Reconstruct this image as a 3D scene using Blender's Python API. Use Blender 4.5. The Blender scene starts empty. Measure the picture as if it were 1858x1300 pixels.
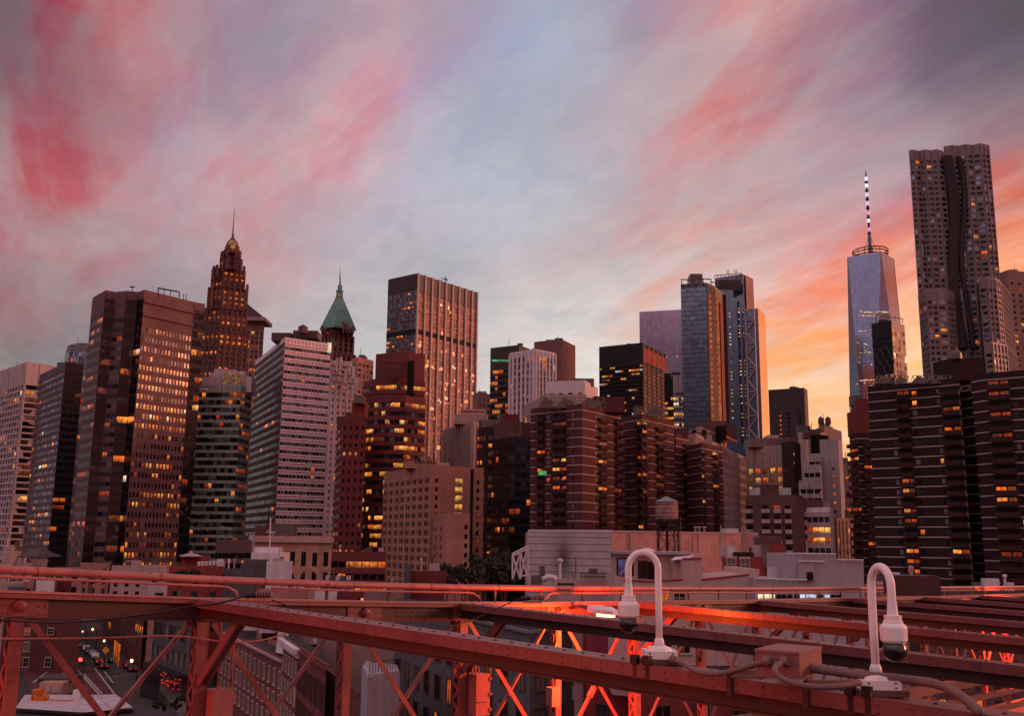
import bpy, math, random
from mathutils import Vector, Matrix
R=random.Random(7)
sc=bpy.context.scene
# ------------------------------------------------------------ camera
PW,PH=1858.0,1300.0
FPX=1806.0; PITCH=math.radians(10.45); ROLL=math.radians(0.6); CZ=30.0
cam_d=bpy.data.cameras.new('camera'); cam=bpy.data.objects.new('camera',cam_d)
sc.collection.objects.link(cam); sc.camera=cam
cam_d.sensor_width=36.0; cam_d.lens=FPX/PW*36.0; cam_d.clip_start=0.1; cam_d.clip_end=20000
cam.matrix_world=Matrix.Translation((0,0,CZ))@Matrix.Rotation(math.pi/2+PITCH,4,'X')@Matrix.Rotation(ROLL,4,'Z')
sc.render.resolution_x=1024; sc.render.resolution_y=717
_M=cam.matrix_world.to_3x3(); EYE=Vector((0,0,CZ))
def ray(px,py): return (_M@Vector(((px-PW/2)/FPX,-(py-PH/2)/FPX,-1.0)))
def W(px,py,D):
    r=ray(px,py); return EYE+r*(D/r.y)
def Wz(px,py,z):
    r=ray(px,py); return EYE+r*((z-CZ)/r.z)
def WX(px,D,z):           # point at depth D, height z, seen at column px
    lo=None
    y=650.0
    for _ in range(8):
        p=W(px,y,D); q=W(px,y+1,D); y+=(z-p.z)/(q.z-p.z)
    return W(px,y,D)
def azel(px,py):
    r=ray(px,py).normalized(); return math.degrees(math.atan2(r.x,r.y)), math.degrees(math.asin(r.z))
# ------------------------------------------------------------ view
sc.render.engine='CYCLES'
sc.view_settings.view_transform='Standard'; sc.view_settings.look='None'
sc.view_settings.exposure=0.0; sc.view_settings.gamma=1.0
# ------------------------------------------------------------ node helpers
def lin(c): 
    return tuple((x/12.92 if x<=0.04045 else ((x+0.055)/1.055)**2.4) for x in [v/255.0 for v in c])
class NT:
    def __init__(s,nt): s.nt=nt
    def n(s,t,**k):
        x=s.nt.nodes.new(t)
        for a,b in k.items(): setattr(x,a,b)
        return x
    def l(s,a,b): s.nt.links.new(a,b)
    def put(s,sock,v):
        if isinstance(v,bpy.types.NodeSocket): s.l(v,sock)
        else: sock.default_value=v
    def m(s,op,a,b=0.0,c=None,clamp=False):
        x=s.n('ShaderNodeMath',operation=op,use_clamp=clamp); s.put(x.inputs[0],a); s.put(x.inputs[1],b)
        if c is not None: s.put(x.inputs[2],c)
        return x.outputs[0]
    def vm(s,op,a,b=None,sc_=None):
        x=s.n('ShaderNodeVectorMath',operation=op); s.put(x.inputs[0],a)
        if b is not None: s.put(x.inputs[1],b)
        if sc_ is not None: s.put(x.inputs['Scale'],sc_)
        return x.outputs[1] if op in('DOT_PRODUCT','LENGTH') else x.outputs[0]
    def mr(s,v,a,b,c=0.0,d=1.0,smooth=False):
        x=s.n('ShaderNodeMapRange'); x.interpolation_type='SMOOTHSTEP' if smooth else 'LINEAR'
        s.put(x.inputs[0],v)
        for i,q in zip((1,2,3,4),(a,b,c,d)): s.put(x.inputs[i],q)
        return x.outputs[0]
    def mix(s,f,a,b,blend='MIX'):
        x=s.n('ShaderNodeMix',data_type='RGBA',blend_type=blend); s.put(x.inputs[0],f)
        for i,q in ((6,a),(7,b)):
            if isinstance(q,tuple) and len(q)==3: q=q+(1,)
            s.put(x.inputs[i],q)
        return x.outputs[2]
    def noise(s,vec,scale,detail=3,rough=.5,dist=0.0):
        x=s.n('ShaderNodeTexNoise'); s.l(vec,x.inputs['Vector'])
        x.inputs['Scale'].default_value=scale; x.inputs['Detail'].default_value=detail
        x.inputs['Roughness'].default_value=rough; x.inputs['Distortion'].default_value=dist
        return x
    def mapping(s,vec,loc=(0,0,0),rot=(0,0,0),scale=(1,1,1)):
        x=s.n('ShaderNodeMapping'); s.l(vec,x.inputs[0]); x.inputs[1].default_value=loc
        x.inputs[2].default_value=rot; x.inputs[3].default_value=scale; return x.outputs[0]
# ------------------------------------------------------------ sky (world): dusk colours by compass direction + wind-drawn clouds
SKY=[(0,0,112,72,92),(120,150,140,88,108),(250,80,208,88,98),(330,60,175,118,142),(90,60,130,82,104),(215,30,185,90,104),(110,250,165,95,110),(150,330,198,108,118),(60,420,185,112,126),
(20,520,165,108,120),(240,420,190,145,158),(60,620,128,118,122),(150,580,145,132,138),(30,700,150,140,135),(340,100,170,125,150),(330,300,172,150,178),(470,120,150,138,168),
(480,30,160,135,160),(560,60,170,128,160),(660,130,208,135,155),(640,220,220,132,140),(540,300,208,132,146),(410,350,218,122,130),(480,470,212,148,152),
(750,60,190,125,152),(830,30,160,130,165),(780,200,175,178,202),(880,60,165,172,195),(740,330,195,187,207),(600,450,185,178,186),(900,420,195,195,205),
(930,250,165,170,188),(550,600,190,185,185),(780,430,162,154,166),(900,600,210,192,190),(950,650,222,208,202),(1060,590,242,230,222),(680,650,195,192,192),(300,500,150,140,150),
(1000,60,165,175,190),(1050,150,172,178,194),(1150,30,160,150,175),(1250,100,188,138,158),(1130,230,208,142,152),(1280,245,228,134,128),(1370,195,218,138,138),(1260,300,190,160,172),(1420,260,180,150,165),(1450,110,170,135,155),
(1410,30,228,112,110),(1330,95,210,122,130),(1500,150,168,125,145),(1500,60,140,125,150),(1700,60,108,84,105),(1840,20,92,78,92),(1800,150,120,105,125),
(1600,250,165,145,160),(1400,330,180,162,172),(1150,340,172,164,176),(1250,370,204,148,152),(1550,400,182,145,155),(1200,480,228,155,148),(1100,450,198,182,184),
(1020,500,190,165,168),(1380,480,230,160,150),(1450,520,252,148,120),(1500,600,252,172,112),(1480,570,252,145,112),(1430,640,253,198,130),(1500,700,253,208,160),
(1520,740,253,185,115),(1830,280,150,115,130),(1830,370,225,108,88),(1840,420,248,112,78),(1835,460,255,185,92),(1650,560,253,182,105),(1650,480,246,140,105),
(1660,650,254,218,150),(1530,470,242,140,118),(1400,760,253,200,140),(1700,400,200,115,128),(1600,350,170,142,158),(1300,560,238,192,176),(1200,540,218,182,176),(1420,420,196,158,165),(1500,430,215,150,150),(1750,300,150,118,135),(1850,330,170,112,122),(1350,430,200,165,168),(1540,520,250,150,115),(1340,540,240,180,160),(700,480,190,182,186),(820,560,200,192,192),(620,380,195,175,188),(850,300,176,186,206),(820,120,170,165,188),(950,120,165,178,200),(960,330,184,190,204),(1060,200,174,182,200),(700,400,190,188,202),(470,400,175,158,170),(1000,420,190,186,192),(1050,280,175,176,190),(80,500,165,118,128),(400,560,168,160,162)]
OUT=[(-60,8,150,120,132),(-60,30,180,140,152),(-90,4,80,58,70),(-130,3,70,48,58),(180,3,70,48,58),(130,3,90,52,58),(-90,25,198,148,164),(-130,25,218,166,177),(180,25,228,174,184),(130,25,230,162,168),(45,3,300,190,110),(52,14,265,120,90),(62,4,290,150,90),(75,10,260,130,100),(60,35,145,110,125),(90,5,235,130,105),(90,30,195,140,155),(110,10,220,135,120),(0,45,195,170,185),(-40,45,185,140,155),(40,45,155,120,140),(0,70,205,180,192),(180,50,232,195,204),(-30,3,150,140,138),(0,3,225,200,180),(20,3,245,190,140)]
pts=[]
for q in SKY:
    a,e=azel(q[0],q[1]); pts.append((a,e,lin(q[2:]),2.0,1.0))
for a,e,r_,g,b in OUT:
    c=lin((min(r_,255),g,b)); k=max(1.0,r_/255.0)**2.2
    if abs(a)>=85: k*=1.28 if e>=20 else 1.0          # the bright eastern dusk sky behind the viewer
    pts.append((a,e,tuple(x*k for x in c),8.0,0.004))
def skycol(a,e):
    s=0; o=[0,0,0]
    for pa,pe,c,sg,kw in pts:
        da=(a-pa+180)%360-180; da*=math.cos(math.radians(min(max(e,0),80))); d2=da*da+(e-pe)**2
        w=kw*(math.exp(-0.5*d2/sg**2)+.003*math.exp(-0.5*d2/5.0**2)+(1e-7/(d2+1) if kw==1 else 1e-4/(d2+30)))
        s+=w
        for i in range(3): o[i]+=w*c[i]
    return [x/s for x in o]
world=bpy.data.worlds.new('World'); sc.world=world; world.use_nodes=True
T=NT(world.node_tree); world.node_tree.nodes.clear()
tc=T.n('ShaderNodeTexCoord'); D0=tc.outputs['Generated']
sp=T.n('ShaderNodeSeparateXYZ'); T.l(D0,sp.inputs[0])
zc=T.m('MAXIMUM',sp.outputs[2],0.0); inv=T.m('DIVIDE',1.0,T.m('ADD',zc,0.13))
cp=T.n('ShaderNodeCombineXYZ'); T.l(T.m('MULTIPLY',sp.outputs[0],inv),cp.inputs[0]); T.l(T.m('MULTIPLY',sp.outputs[1],inv),cp.inputs[1])
rotp=T.mapping(cp.outputs[0],rot=(0,0,math.radians(-23)))
st1=T.mapping(rotp,scale=(1.0,0.30,1)); st2=T.mapping(rotp,scale=(2.2,0.62,1))
n1=T.noise(st1,1.5,5,.62,.5); n2=T.noise(st2,1.6,6,.65,.7)
w1=T.vm('SUBTRACT',n1.outputs['Color'],(.5,.5,.5)); w2=T.vm('SUBTRACT',n2.outputs['Color'],(.5,.5,.5))
n3w=T.noise(T.mapping(rotp,scale=(8.0,1.6,1)),1.8,5,.6,.6); w3=T.vm('SUBTRACT',n3w.outputs['Color'],(.5,.5,.5))
wv=T.vm('ADD',T.vm('SCALE',w1,sc_=0.065),T.vm('ADD',T.vm('SCALE',w2,sc_=0.085),T.vm('SCALE',w3,sc_=0.04)))
DD=T.vm('NORMALIZE',T.vm('ADD',D0,wv))
s2=T.n('ShaderNodeSeparateXYZ'); T.l(DD,s2.inputs[0])
az=T.m('ARCTAN2',s2.outputs[0],s2.outputs[1]); el=T.m('ARCSINE',s2.outputs[2])
AZ=[-180,-110,-60]+[-34+2.8*i for i in range(25)]+[44,52,62,90]
def azpos(a): return 0.5+0.5*(a/36.0)/math.sqrt(1+(a/36.0)**2)
tt=T.m('MULTIPLY',az,180/math.pi/36.0)
fac=T.m('MULTIPLY_ADD',T.m('DIVIDE',tt,T.m('SQRT',T.m('MULTIPLY_ADD',tt,tt,1.0))),0.5,0.5)
rows=[0,3,6,8.5,11,13.5,16,18.5,21,23.5,26,28.5,32,45,75]
prev=None
for i,e in enumerate(rows):
    cr=T.n('ShaderNodeValToRGB'); ramp=cr.color_ramp; ramp.interpolation='EASE' if False else 'LINEAR'
    while len(ramp.elements)>1: ramp.elements.remove(ramp.elements[-1])
    for j,a in enumerate(AZ):
        el_=ramp.elements[0] if j==0 else ramp.elements.new(azpos(a))
        el_.position=azpos(a); c=skycol(a,e); el_.color=(c[0],c[1],c[2],1)
    T.l(fac,cr.inputs[0]); c=cr.outputs[0]
    if prev is None: prev=c
    else: prev=T.mix(T.mr(el,math.radians(rows[i-1]),math.radians(e)),prev,c)
# wind-drawn cloud veils: rose strands, soft grey gaps, fine fibres
st3=T.mapping(rotp,scale=(5.0,1.5,1)); n3=T.noise(st3,1.7,6,.62,.9)
rots=T.mapping(cp.outputs[0],rot=(0,0,math.radians(-23-16))); n4=T.noise(T.mapping(rots,scale=(5.0,.9,1)),1.3,5,.6,.6)
v=T.mr(n2.outputs['Fac'],.36,.66,0,1,True); v3=T.mr(n3.outputs['Fac'],.36,.66,0,1,True); v4=T.mr(n4.outputs['Fac'],.38,.64,0,1,True)
n5=T.noise(T.mapping(cp.outputs[0],scale=(1,1,1)),3.2,7,.62,.5); v5=T.mr(n5.outputs['Fac'],.35,.65,0,1,True)
wisp=T.m('ADD',T.m('ADD',T.m('MULTIPLY',v,.42),T.m('MULTIPLY',v3,.13)),T.m('ADD',T.m('MULTIPLY',v4,.20),T.m('MULTIPLY',v5,.25)))
low=T.m('MULTIPLY',T.mr(az,math.radians(8),math.radians(20),0,1,True),T.mr(el,math.radians(26),math.radians(14),0,1,True))   # the glow keeps its colour
sat=T.mix(low,T.mr(wisp,.22,.80,.58,1.14),T.mr(wisp,.22,.80,.80,1.08))
val=T.mix(low,T.mr(wisp,.2,.8,1.04,1.04),T.mr(wisp,.2,.8,1.14,1.08))
hs=T.n('ShaderNodeHueSaturation'); T.l(T.mr(low,0,1,.513,.494),hs.inputs['Hue']); T.l(sat,hs.inputs['Saturation']); T.l(val,hs.inputs['Value']); T.l(prev,hs.inputs['Color']); prev=hs.outputs[0]
prev=T.mix(1.0,prev,T.mix(v5,(.92,.94,.96),(1.05,1.05,1.05)),'MULTIPLY')
n6=T.noise(T.mapping(rotp,scale=(1,.55,1)),9.0,6,.62,.8); v6=T.mr(n6.outputs['Fac'],.36,.64,0,1,True)
prev=T.mix(1.0,prev,T.mix(v6,(.955,.96,.968),(1.035,1.03,1.028)),'MULTIPLY')
prev=T.mix(1.0,prev,T.mix(v3,(.98,.985,.99),(1.02,1.01,1.0)),'MULTIPLY')
prev=T.mix(T.mr(sp.outputs[2],-0.03,0.0),(.045,.028,.036),prev)
bg=T.n('ShaderNodeBackground'); T.l(prev,bg.inputs[0]); bg.inputs[1].default_value=.96
wo=T.n('ShaderNodeOutputWorld'); T.l(bg.outputs[0],wo.inputs[0])
world.cycles.sampling_method='MANUAL'; world.cycles.sample_map_resolution=512
# low dusk sun, out of frame to the right
SUN_AZ,SUN_EL=math.radians(80),math.radians(9)
sun_d=bpy.data.lights.new('sun','SUN'); sun=bpy.data.objects.new('sun',sun_d); sc.collection.objects.link(sun)
sun_d.energy=1.5; sun_d.angle=math.radians(12); sun_d.color=(1.0,.36,.20)
sd=Vector((math.sin(SUN_AZ)*math.cos(SUN_EL),math.cos(SUN_AZ)*math.cos(SUN_EL),math.sin(SUN_EL)))
sun.rotation_euler=sd.to_track_quat('Z','Y').to_euler(); sun.location=(200,50,300)
# ------------------------------------------------------------ materials
MATS={}
def mat_new(name):
    m=bpy.data.materials.new(name); m.use_nodes=True; t=NT(m.node_tree); b=m.node_tree.nodes['Principled BSDF']; MATS[name]=m
    return m,t,b
def wall(name,c,rough=.85,var=.18,sc_=.12,streak=.12,brick=None,spec=.3,metal=0.0):
    """masonry / concrete: base colour with weathering blotches and rain streaks; optional brick or panel joints"""
    m,t,b=mat_new(name)
    geo=t.n('ShaderNodeNewGeometry'); P=geo.outputs['Position']
    n=t.noise(P,sc_,4,.6); f=t.mr(n.outputs['Fac'],.25,.75,1-var,1+var)
    st=t.noise(t.mapping(P,scale=(1.1,1.1,.06)),sc_*5,3,.6); f2=t.mr(st.outputs['Fac'],.3,.7,1-streak,1+streak)
    col=t.vm('SCALE',tuple(c[:3]),sc_=t.m('MULTIPLY',f,f2))
    if brick:
        uv=t.n('ShaderNodeUVMap'); bt=t.n('ShaderNodeTexBrick'); t.l(uv.outputs[0],bt.inputs['Vector'])
        bt.inputs['Scale'].default_value=1.0; bt.inputs['Brick Width'].default_value=brick[0]; bt.inputs['Row Height'].default_value=brick[1]
        bt.inputs['Mortar Size'].default_value=brick[2]; bt.inputs['Color1'].default_value=(1,1,1,1); bt.inputs['Color2'].default_value=(.8,.8,.8,1)
        bt.inputs['Mortar'].default_value=(brick[3],)*3+(1,)
        col=t.vm('MULTIPLY',col,bt.outputs[0])
    t.l(col,b.inputs['Base Color']); b.inputs['Roughness'].default_value=rough; b.inputs['Specular IOR Level'].default_value=spec
    b.inputs['Metallic'].default_value=metal
    return m
def glass(name,c,rough=.12,metal=0.0,spec=.5,wav=0.0):
    m,t,b=mat_new(name); geo=t.n('ShaderNodeNewGeometry')
    n=t.noise(geo.outputs['Position'],.35,2); f=t.mr(n.outputs['Fac'],.3,.7,.7,1.3)
    t.l(t.vm('SCALE',tuple(c[:3]),sc_=f),b.inputs['Base Color']); b.inputs['Roughness'].default_value=rough
    b.inputs['Metallic'].default_value=metal; b.inputs['Specular IOR Level'].default_value=spec
    return m
def lit(name,c,s,scale=.8,lo=.35,room=True):
    """a lamp-lit room behind glass: uneven interior brightness"""
    m,t,b=mat_new(name); geo=t.n('ShaderNodeNewGeometry'); P=geo.outputs['Position']
    n=t.noise(P,scale,3,.7); k=t.noise(P,.11,1)
    f=t.m('MULTIPLY',t.mr(n.outputs['Fac'],.35,.68,lo,1.15),t.mr(k.outputs['Fac'],.35,.65,.5,1.1))
    uv=t.n('ShaderNodeUVMap'); us=t.n('ShaderNodeSeparateXYZ'); t.l(uv.outputs[0],us.inputs[0])   # ceiling brighter than floor, a mullion, half-drawn blinds
    ceil=t.mr(us.outputs[1],.05,.75,.45,1.15,True); mul=t.m('GREATER_THAN',t.m('ABSOLUTE',t.m('SUBTRACT',us.outputs[0],.5)),.035)
    bl=t.m('GREATER_THAN',us.outputs[1],t.mr(t.noise(P,.37,1).outputs['Fac'],.42,.70,-.3,.7))
    if room: f=t.m('MULTIPLY',f,t.m('MULTIPLY',t.m('MULTIPLY',ceil,t.mr(mul,0,1,.35,1)),t.mr(bl,0,1,.45,1.1)))
    b.inputs['Base Color'].default_value=(.03,.02,.015,1); b.inputs['Roughness'].default_value=.2
    b.inputs['Emission Color'].default_value=tuple(c)+(1,); t.l(t.m('MULTIPLY',f,s),b.inputs['Emission Strength'])
    m.cycles.emission_sampling='NONE'
    return m
def plain(name,c,rough=.6,metal=0.0,var=.1,sc_=3.0):
    return wall(name,c,rough,var,sc_,.05,None,.4,metal)
def painted_steel(name,c,rough):
    """thick old bridge paint: orange-peel bumps, faded patches, chips down to rust, drip streaks"""
    m,t,b=mat_new(name); geo=t.n('ShaderNodeNewGeometry'); P=geo.outputs['Position']
    n=t.noise(P,1.3,4,.6); f=t.mr(n.outputs['Fac'],.3,.7,.80,1.18)
    d=t.noise(t.mapping(P,scale=(6,6,1.2)),2.2,4,.6); f2=t.mr(d.outputs['Fac'],.35,.7,1.06,.80)
    col=t.vm('SCALE',tuple(c),sc_=t.m('MULTIPLY',f,f2))
    ch=t.noise(P,7.0,7,.68); cm=t.mr(ch.outputs['Fac'],.615,.66); fine=t.noise(P,38,3,.6); cm2=t.mr(fine.outputs['Fac'],.66,.70)
    col=t.mix(t.m('MULTIPLY',cm,.75),col,(.070,.022,.016)); col=t.mix(t.m('MULTIPLY',cm2,.5),col,(.09,.035,.028)); t.l(col,b.inputs['Base Color'])
    t.l(t.mr(n.outputs['Fac'],.3,.7,rough-.06,rough+.14),b.inputs['Roughness'])
    bp=t.n('ShaderNodeBump'); bp.inputs['Strength'].default_value=.35; bp.inputs['Distance'].default_value=.004; t.l(t.m('ADD',fine.outputs['Fac'],ch.outputs['Fac']),bp.inputs['Height']); t.l(bp.outputs[0],b.inputs['Normal'])
glass('g_dark',(.008,.006,.009),.15,0,.35); glass('g_grey',(.035,.030,.036),.25,0,.35); glass('g_blind',(.15,.12,.12),.5,0,.3)
glass('g_teal',(.11,.15,.155),.2); glass('g_mirror',(.50,.50,.60),.06,.9); glass('g_steel',(.17,.22,.30),.10,.9); glass('g_black',(.006,.005,.008),.15,0,.25)
glass('g_sunset',(.50,.165,.105),.5,0,.3); glass('g_sunset_deep',(.26,.085,.06),.5,0,.3); glass('g_rose',(.55,.42,.50),.08,.9); glass('g_sunset_bright',(.66,.26,.15),.5,0,.3)  # orange panes: the reflected sunset is put into their colour
lit('l_orange',(1.0,.17,.018),.9); lit('l_amber',(1.0,.29,.045),1.15); lit('l_yellow',(1.0,.46,.09),1.15); lit('l_red',(1.0,.11,.025),.38); lit('l_dim',(1.0,.19,.05),.20); lit('l_white',(1.0,.74,.48),1.3); lit('l_cool',(.75,.85,1.0),1.0); lit('l_blue_dim',(.75,.8,1.0),.4); lit('l_green',(.15,1.0,.35),.5,.8,.35,False)
WARM=['l_orange']*5+['l_amber']*4+['l_yellow']*2+['l_red']*4+['l_dim']*6+['l_white']
YEL=['l_yellow']*4+['l_amber']*4+['l_orange']*2+['l_dim']*3
RED=['l_red']*4+['l_orange']*4+['l_amber']*1+['l_dim']*4
GL=['g_dark']*5+['g_grey']*3+['g_blind']
# ------------------------------------------------------------ mesh builder
class MB:
    def __init__(s): s.v=[];s.f=[];s.mi=[];s.mats=[];s.uv={}
    def mat(s,n):
        if n not in s.mats: s.mats.append(n)
        return s.mats.index(n)
    def quad(s,a,b,c,d,m,uv=None):
        i=len(s.v); s.v+=[tuple(a),tuple(b),tuple(c),tuple(d)]; s.f.append((i,i+1,i+2,i+3)); s.mi.append(s.mat(m))
        if uv: s.uv[len(s.f)-1]=uv
    def poly(s,pts,m):
        i=len(s.v); s.v+=[tuple(p) for p in pts]; s.f.append(tuple(range(i,i+len(pts)))); s.mi.append(s.mat(m))
    def obox(s,o,ax,ay,az,m):   # origin corner + three edge vectors
        o=Vector(o);ax=Vector(ax);ay=Vector(ay);az=Vector(az)
        if ax.cross(ay).dot(az)<0: ax,ay=ay,ax
        i=len(s.v)
        for k in (o,o+ax,o+ax+ay,o+ay,o+az,o+ax+az,o+ax+ay+az,o+ay+az): s.v.append(tuple(k))
        j=s.mat(m); X=ax.length;Y=ay.length;Z=az.length
        for q,(u,v) in (((0,3,2,1),(Y,X)),((4,5,6,7),(X,Y)),((0,1,5,4),(X,Z)),((1,2,6,5),(Y,Z)),((2,3,7,6),(X,Z)),((3,0,4,7),(Y,Z))):
            s.f.append(tuple(i+t for t in q)); s.mi.append(j); s.uv[len(s.f)-1]=[(0,0),(u,0),(u,v),(0,v)]
    def box(s,x0,x1,y0,y1,z0,z1,m): s.obox((x0,y0,z0),(x1-x0,0,0),(0,y1-y0,0),(0,0,z1-z0),m)
    def prism(s,pts,z0,z1,m,top=None,z1s=None):   # pts ccw seen from above
        n=len(pts); u=0
        a=sum(pts[i][0]*pts[(i+1)%n][1]-pts[(i+1)%n][0]*pts[i][1] for i in range(n))
        if a<0: pts=pts[::-1]
        for i in range(n):
            p=pts[i];q=pts[(i+1)%n]; L=math.hypot(q[0]-p[0],q[1]-p[1])
            s.quad((p[0],p[1],z0),(q[0],q[1],z0),(q[0],q[1],z1),(p[0],p[1],z1),m,[(u,z0),(u+L,z0),(u+L,z1),(u,z1)]); u+=L
        s.poly([(p[0],p[1],z1) for p in pts],top or m)
    def tube(s,path,r,m,seg=8,caps=True):
        path=[Vector(p) for p in path]; rr=r if isinstance(r,(list,tuple)) else [r]*len(path)
        j=s.mat(m); base=len(s.v); up=None
        for k,p in enumerate(path):
            d=(path[min(k+1,len(path)-1)]-path[max(k-1,0)]).normalized()
            if up is None: up=Vector((0,0,1)) if abs(d.z)<.9 else Vector((1,0,0))
            x=d.cross(up).normalized(); y=x.cross(d).normalized(); up=y
            for t in range(seg):
                a=2*math.pi*t/seg; s.v.append(tuple(p+x*math.cos(a)*rr[k]+y*math.sin(a)*rr[k]))
        for k in range(len(path)-1):
            for t in range(seg):
                a=base+k*seg+t;b=base+k*seg+(t+1)%seg; s.f.append((a,b,b+seg,a+seg)); s.mi.append(j)
        if caps:
            s.f.append(tuple(base+t for t in range(seg))[::-1]); s.mi.append(j)
            e=base+(len(path)-1)*seg; s.f.append(tuple(e+t for t in range(seg))); s.mi.append(j)
    def lathe(s,c,prof,m,seg=16,ax=None,a0=0.0):    # prof [(r,h)] about z at c
        j=s.mat(m); base=len(s.v); c=Vector(c)
        A=Vector(ax).normalized() if ax else Vector((0,0,1)); q=A.to_track_quat('Z','Y')
        for r,h in prof:
            for t in range(seg):
                a=2*math.pi*t/seg+a0; s.v.append(tuple(c+q@Vector((r*math.cos(a),r*math.sin(a),h))))
        for k in range(len(prof)-1):
            for t in range(seg):
                a=base+k*seg+t;b=base+k*seg+(t+1)%seg; s.f.append((a,b,b+seg,a+seg)); s.mi.append(j)
        s.f.append(tuple(base+t for t in range(seg))[::-1]); s.mi.append(j)
        e=base+(len(prof)-1)*seg; s.f.append(tuple(e+t for t in range(seg))); s.mi.append(j)
    def mesh(s,name,smooth=False):
        me=bpy.data.meshes.new(name); me.from_pydata(s.v,[],s.f)
        for n in s.mats: me.materials.append(MATS[n])
        me.polygons.foreach_set('material_index',s.mi)
        if s.uv:
            ul=me.uv_layers.new(name='UVMap')
            for fi,uv in s.uv.items():
                ls=me.polygons[fi].loop_start
                for k,q in enumerate(uv): ul.data[ls+k].uv=q
        if smooth: me.polygons.foreach_set('use_smooth',[True]*len(me.polygons)); me.update()
        return me
    def build(s,name,parent=None,smooth=False,loc=None):
        if not s.f: return None
        L=Vector(loc) if loc is not None else None
        if parent is not None and L is None: L=parent.location if parent.type=='EMPTY' else parent.location*0+WORLD(parent)
        if L is None: L=Vector((0,0,0))
        if L.length>0: s.v=[(a-L.x,b-L.y,c-L.z) for a,b,c in s.v]
        o=bpy.data.objects.new(name,s.mesh(name,smooth)); sc.collection.objects.link(o)
        o['_w']=tuple(L)
        if parent is not None: o.parent=parent; o.location=L-WORLD(parent)
        else: o.location=L
        return o
def WORLD(o):
    return Vector(o['_w']) if '_w' in o.keys() else Vector(o.location)
def thing(name,label,cat,loc,group=None,kind=None):
    o=bpy.data.objects.new(name,None); sc.collection.objects.link(o); o.location=loc; o['_w']=tuple(loc)
    o['label']=label; o['category']=cat
    if group: o['group']=group
    if kind: o['kind']=kind
    return o
def tag(o,label,cat,group=None,kind=None):
    if label: o['label']=label
    if cat: o['category']=cat
    if group: o['group']=group
    if kind: o['kind']=kind
    return o
# ------------------------------------------------------------ repeated parts (windows, balconies)
MC={}
def wmesh(kind,w,h,m):
    w=round(w,2);h=round(h,2); k=(kind,w,h,m)
    if k in MC: return MC[k]
    b=MB(); x=w/2;z=h/2
    if kind=='pane': b.quad((-x,0,-z),(x,0,-z),(x,0,z),(-x,0,z),m,[(0,0),(1,0),(1,1),(0,1)])
    elif kind=='split':           # pane with a mullion and a transom standing proud
        b.quad((-x,0,-z),(x,0,-z),(x,0,z),(-x,0,z),m); b.box(-.05,.05,-.06,.02,-z,z,'frame_dark')
    elif kind=='sash':            # surround, sill, lintel, meeting rail and glazing bar
        t=.09; b.quad((-x,0,-z),(x,0,-z),(x,0,z),(-x,0,z),m)
        for a in ((-x-t,-x,-z,z),(x,x+t,-z,z)): b.box(a[0],a[1],-.08,.02,a[2],a[3],'frame_pale')
        b.box(-x-.2,x+.2,-.16,.02,-z-.16,-z,'frame_pale'); b.box(-x-.15,x+.15,-.10,.02,z,z+.2,'frame_pale')
        b.box(-x,x,-.06,.01,-.03,.03,'frame_pale'); b.box(-.02,.02,-.05,.01,-z,z,'frame_pale')
    elif kind=='dsash':
        t=.10; b.quad((-x,0,-z),(x,0,-z),(x,0,z),(-x,0,z),m)
        for a in ((-x-t,-x,-z,z),(x,x+t,-z,z)): b.box(a[0],a[1],-.10,.02,a[2],a[3],'frame_brown')
        b.box(-x-.1,x+.1,-.12,.02,-z-.1,-z,'frame_brown'); b.box(-x-.1,x+.1,-.12,.02,z,z+.1,'frame_brown')
        b.box(-x,x,-.06,.01,.0,.06,'frame_brown'); b.box(-.04,.04,-.05,.01,-z,z,'frame_brown')
    elif kind=='balcony':
        b.box(-x,x,-1.2,0,-.15,0,m); b.box(-x,x,-1.2,-1.1,0,h,m); b.box(-x,-x+.1,-1.1,0,0,h,m); b.box(x-.1,x,-1.1,0,0,h,m)
    me=b.mesh(kind); MC[k]=me; return me
wall('frame_pale',(.42,.36,.34),.6); wall('frame_dark',(.02,.018,.02),.5); wall('frame_brown',(.09,.04,.035),.6)
def place_reps(parent,name,items,limit=98):
    """items: (area, kind, w, h, mat, pos, angle, tiltx, tiltz); the largest ones are objects, the rest one mesh"""
    items=sorted(items,key=lambda q:-q[0]); L=WORLD(parent)
    for q in items[:limit]:
        o=bpy.data.objects.new(name,wmesh(q[1],q[2],q[3],q[4])); sc.collection.objects.link(o); o.parent=parent
        o.location=q[5]-L; o.rotation_euler=(q[7],0,q[6]+q[8])
    if len(items)>limit:
        b=MB()
        for q in items[limit:]:
            M=Matrix.Translation(q[5])@Matrix.Rotation(q[6]+q[8],4,'Z')@Matrix.Rotation(q[7],4,'X'); me=wmesh(q[1],q[2],q[3],q[4])
            base=len(b.v); b.v+=[tuple(M@v.co) for v in me.vertices]; idx=[b.mat(mm.name) for mm in me.materials]
            for p in me.polygons:
                b.f.append(tuple(base+i for i in p.vertices)); b.mi.append(idx[p.material_index])
                if q[1]=='pane': b.uv[len(b.f)-1]=[(0,0),(1,0),(1,1),(0,1)]
        o=b.build(name,parent); o['kind']='stuff'
for k_ in list(MATS): MATS[k_].name=k_
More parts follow.
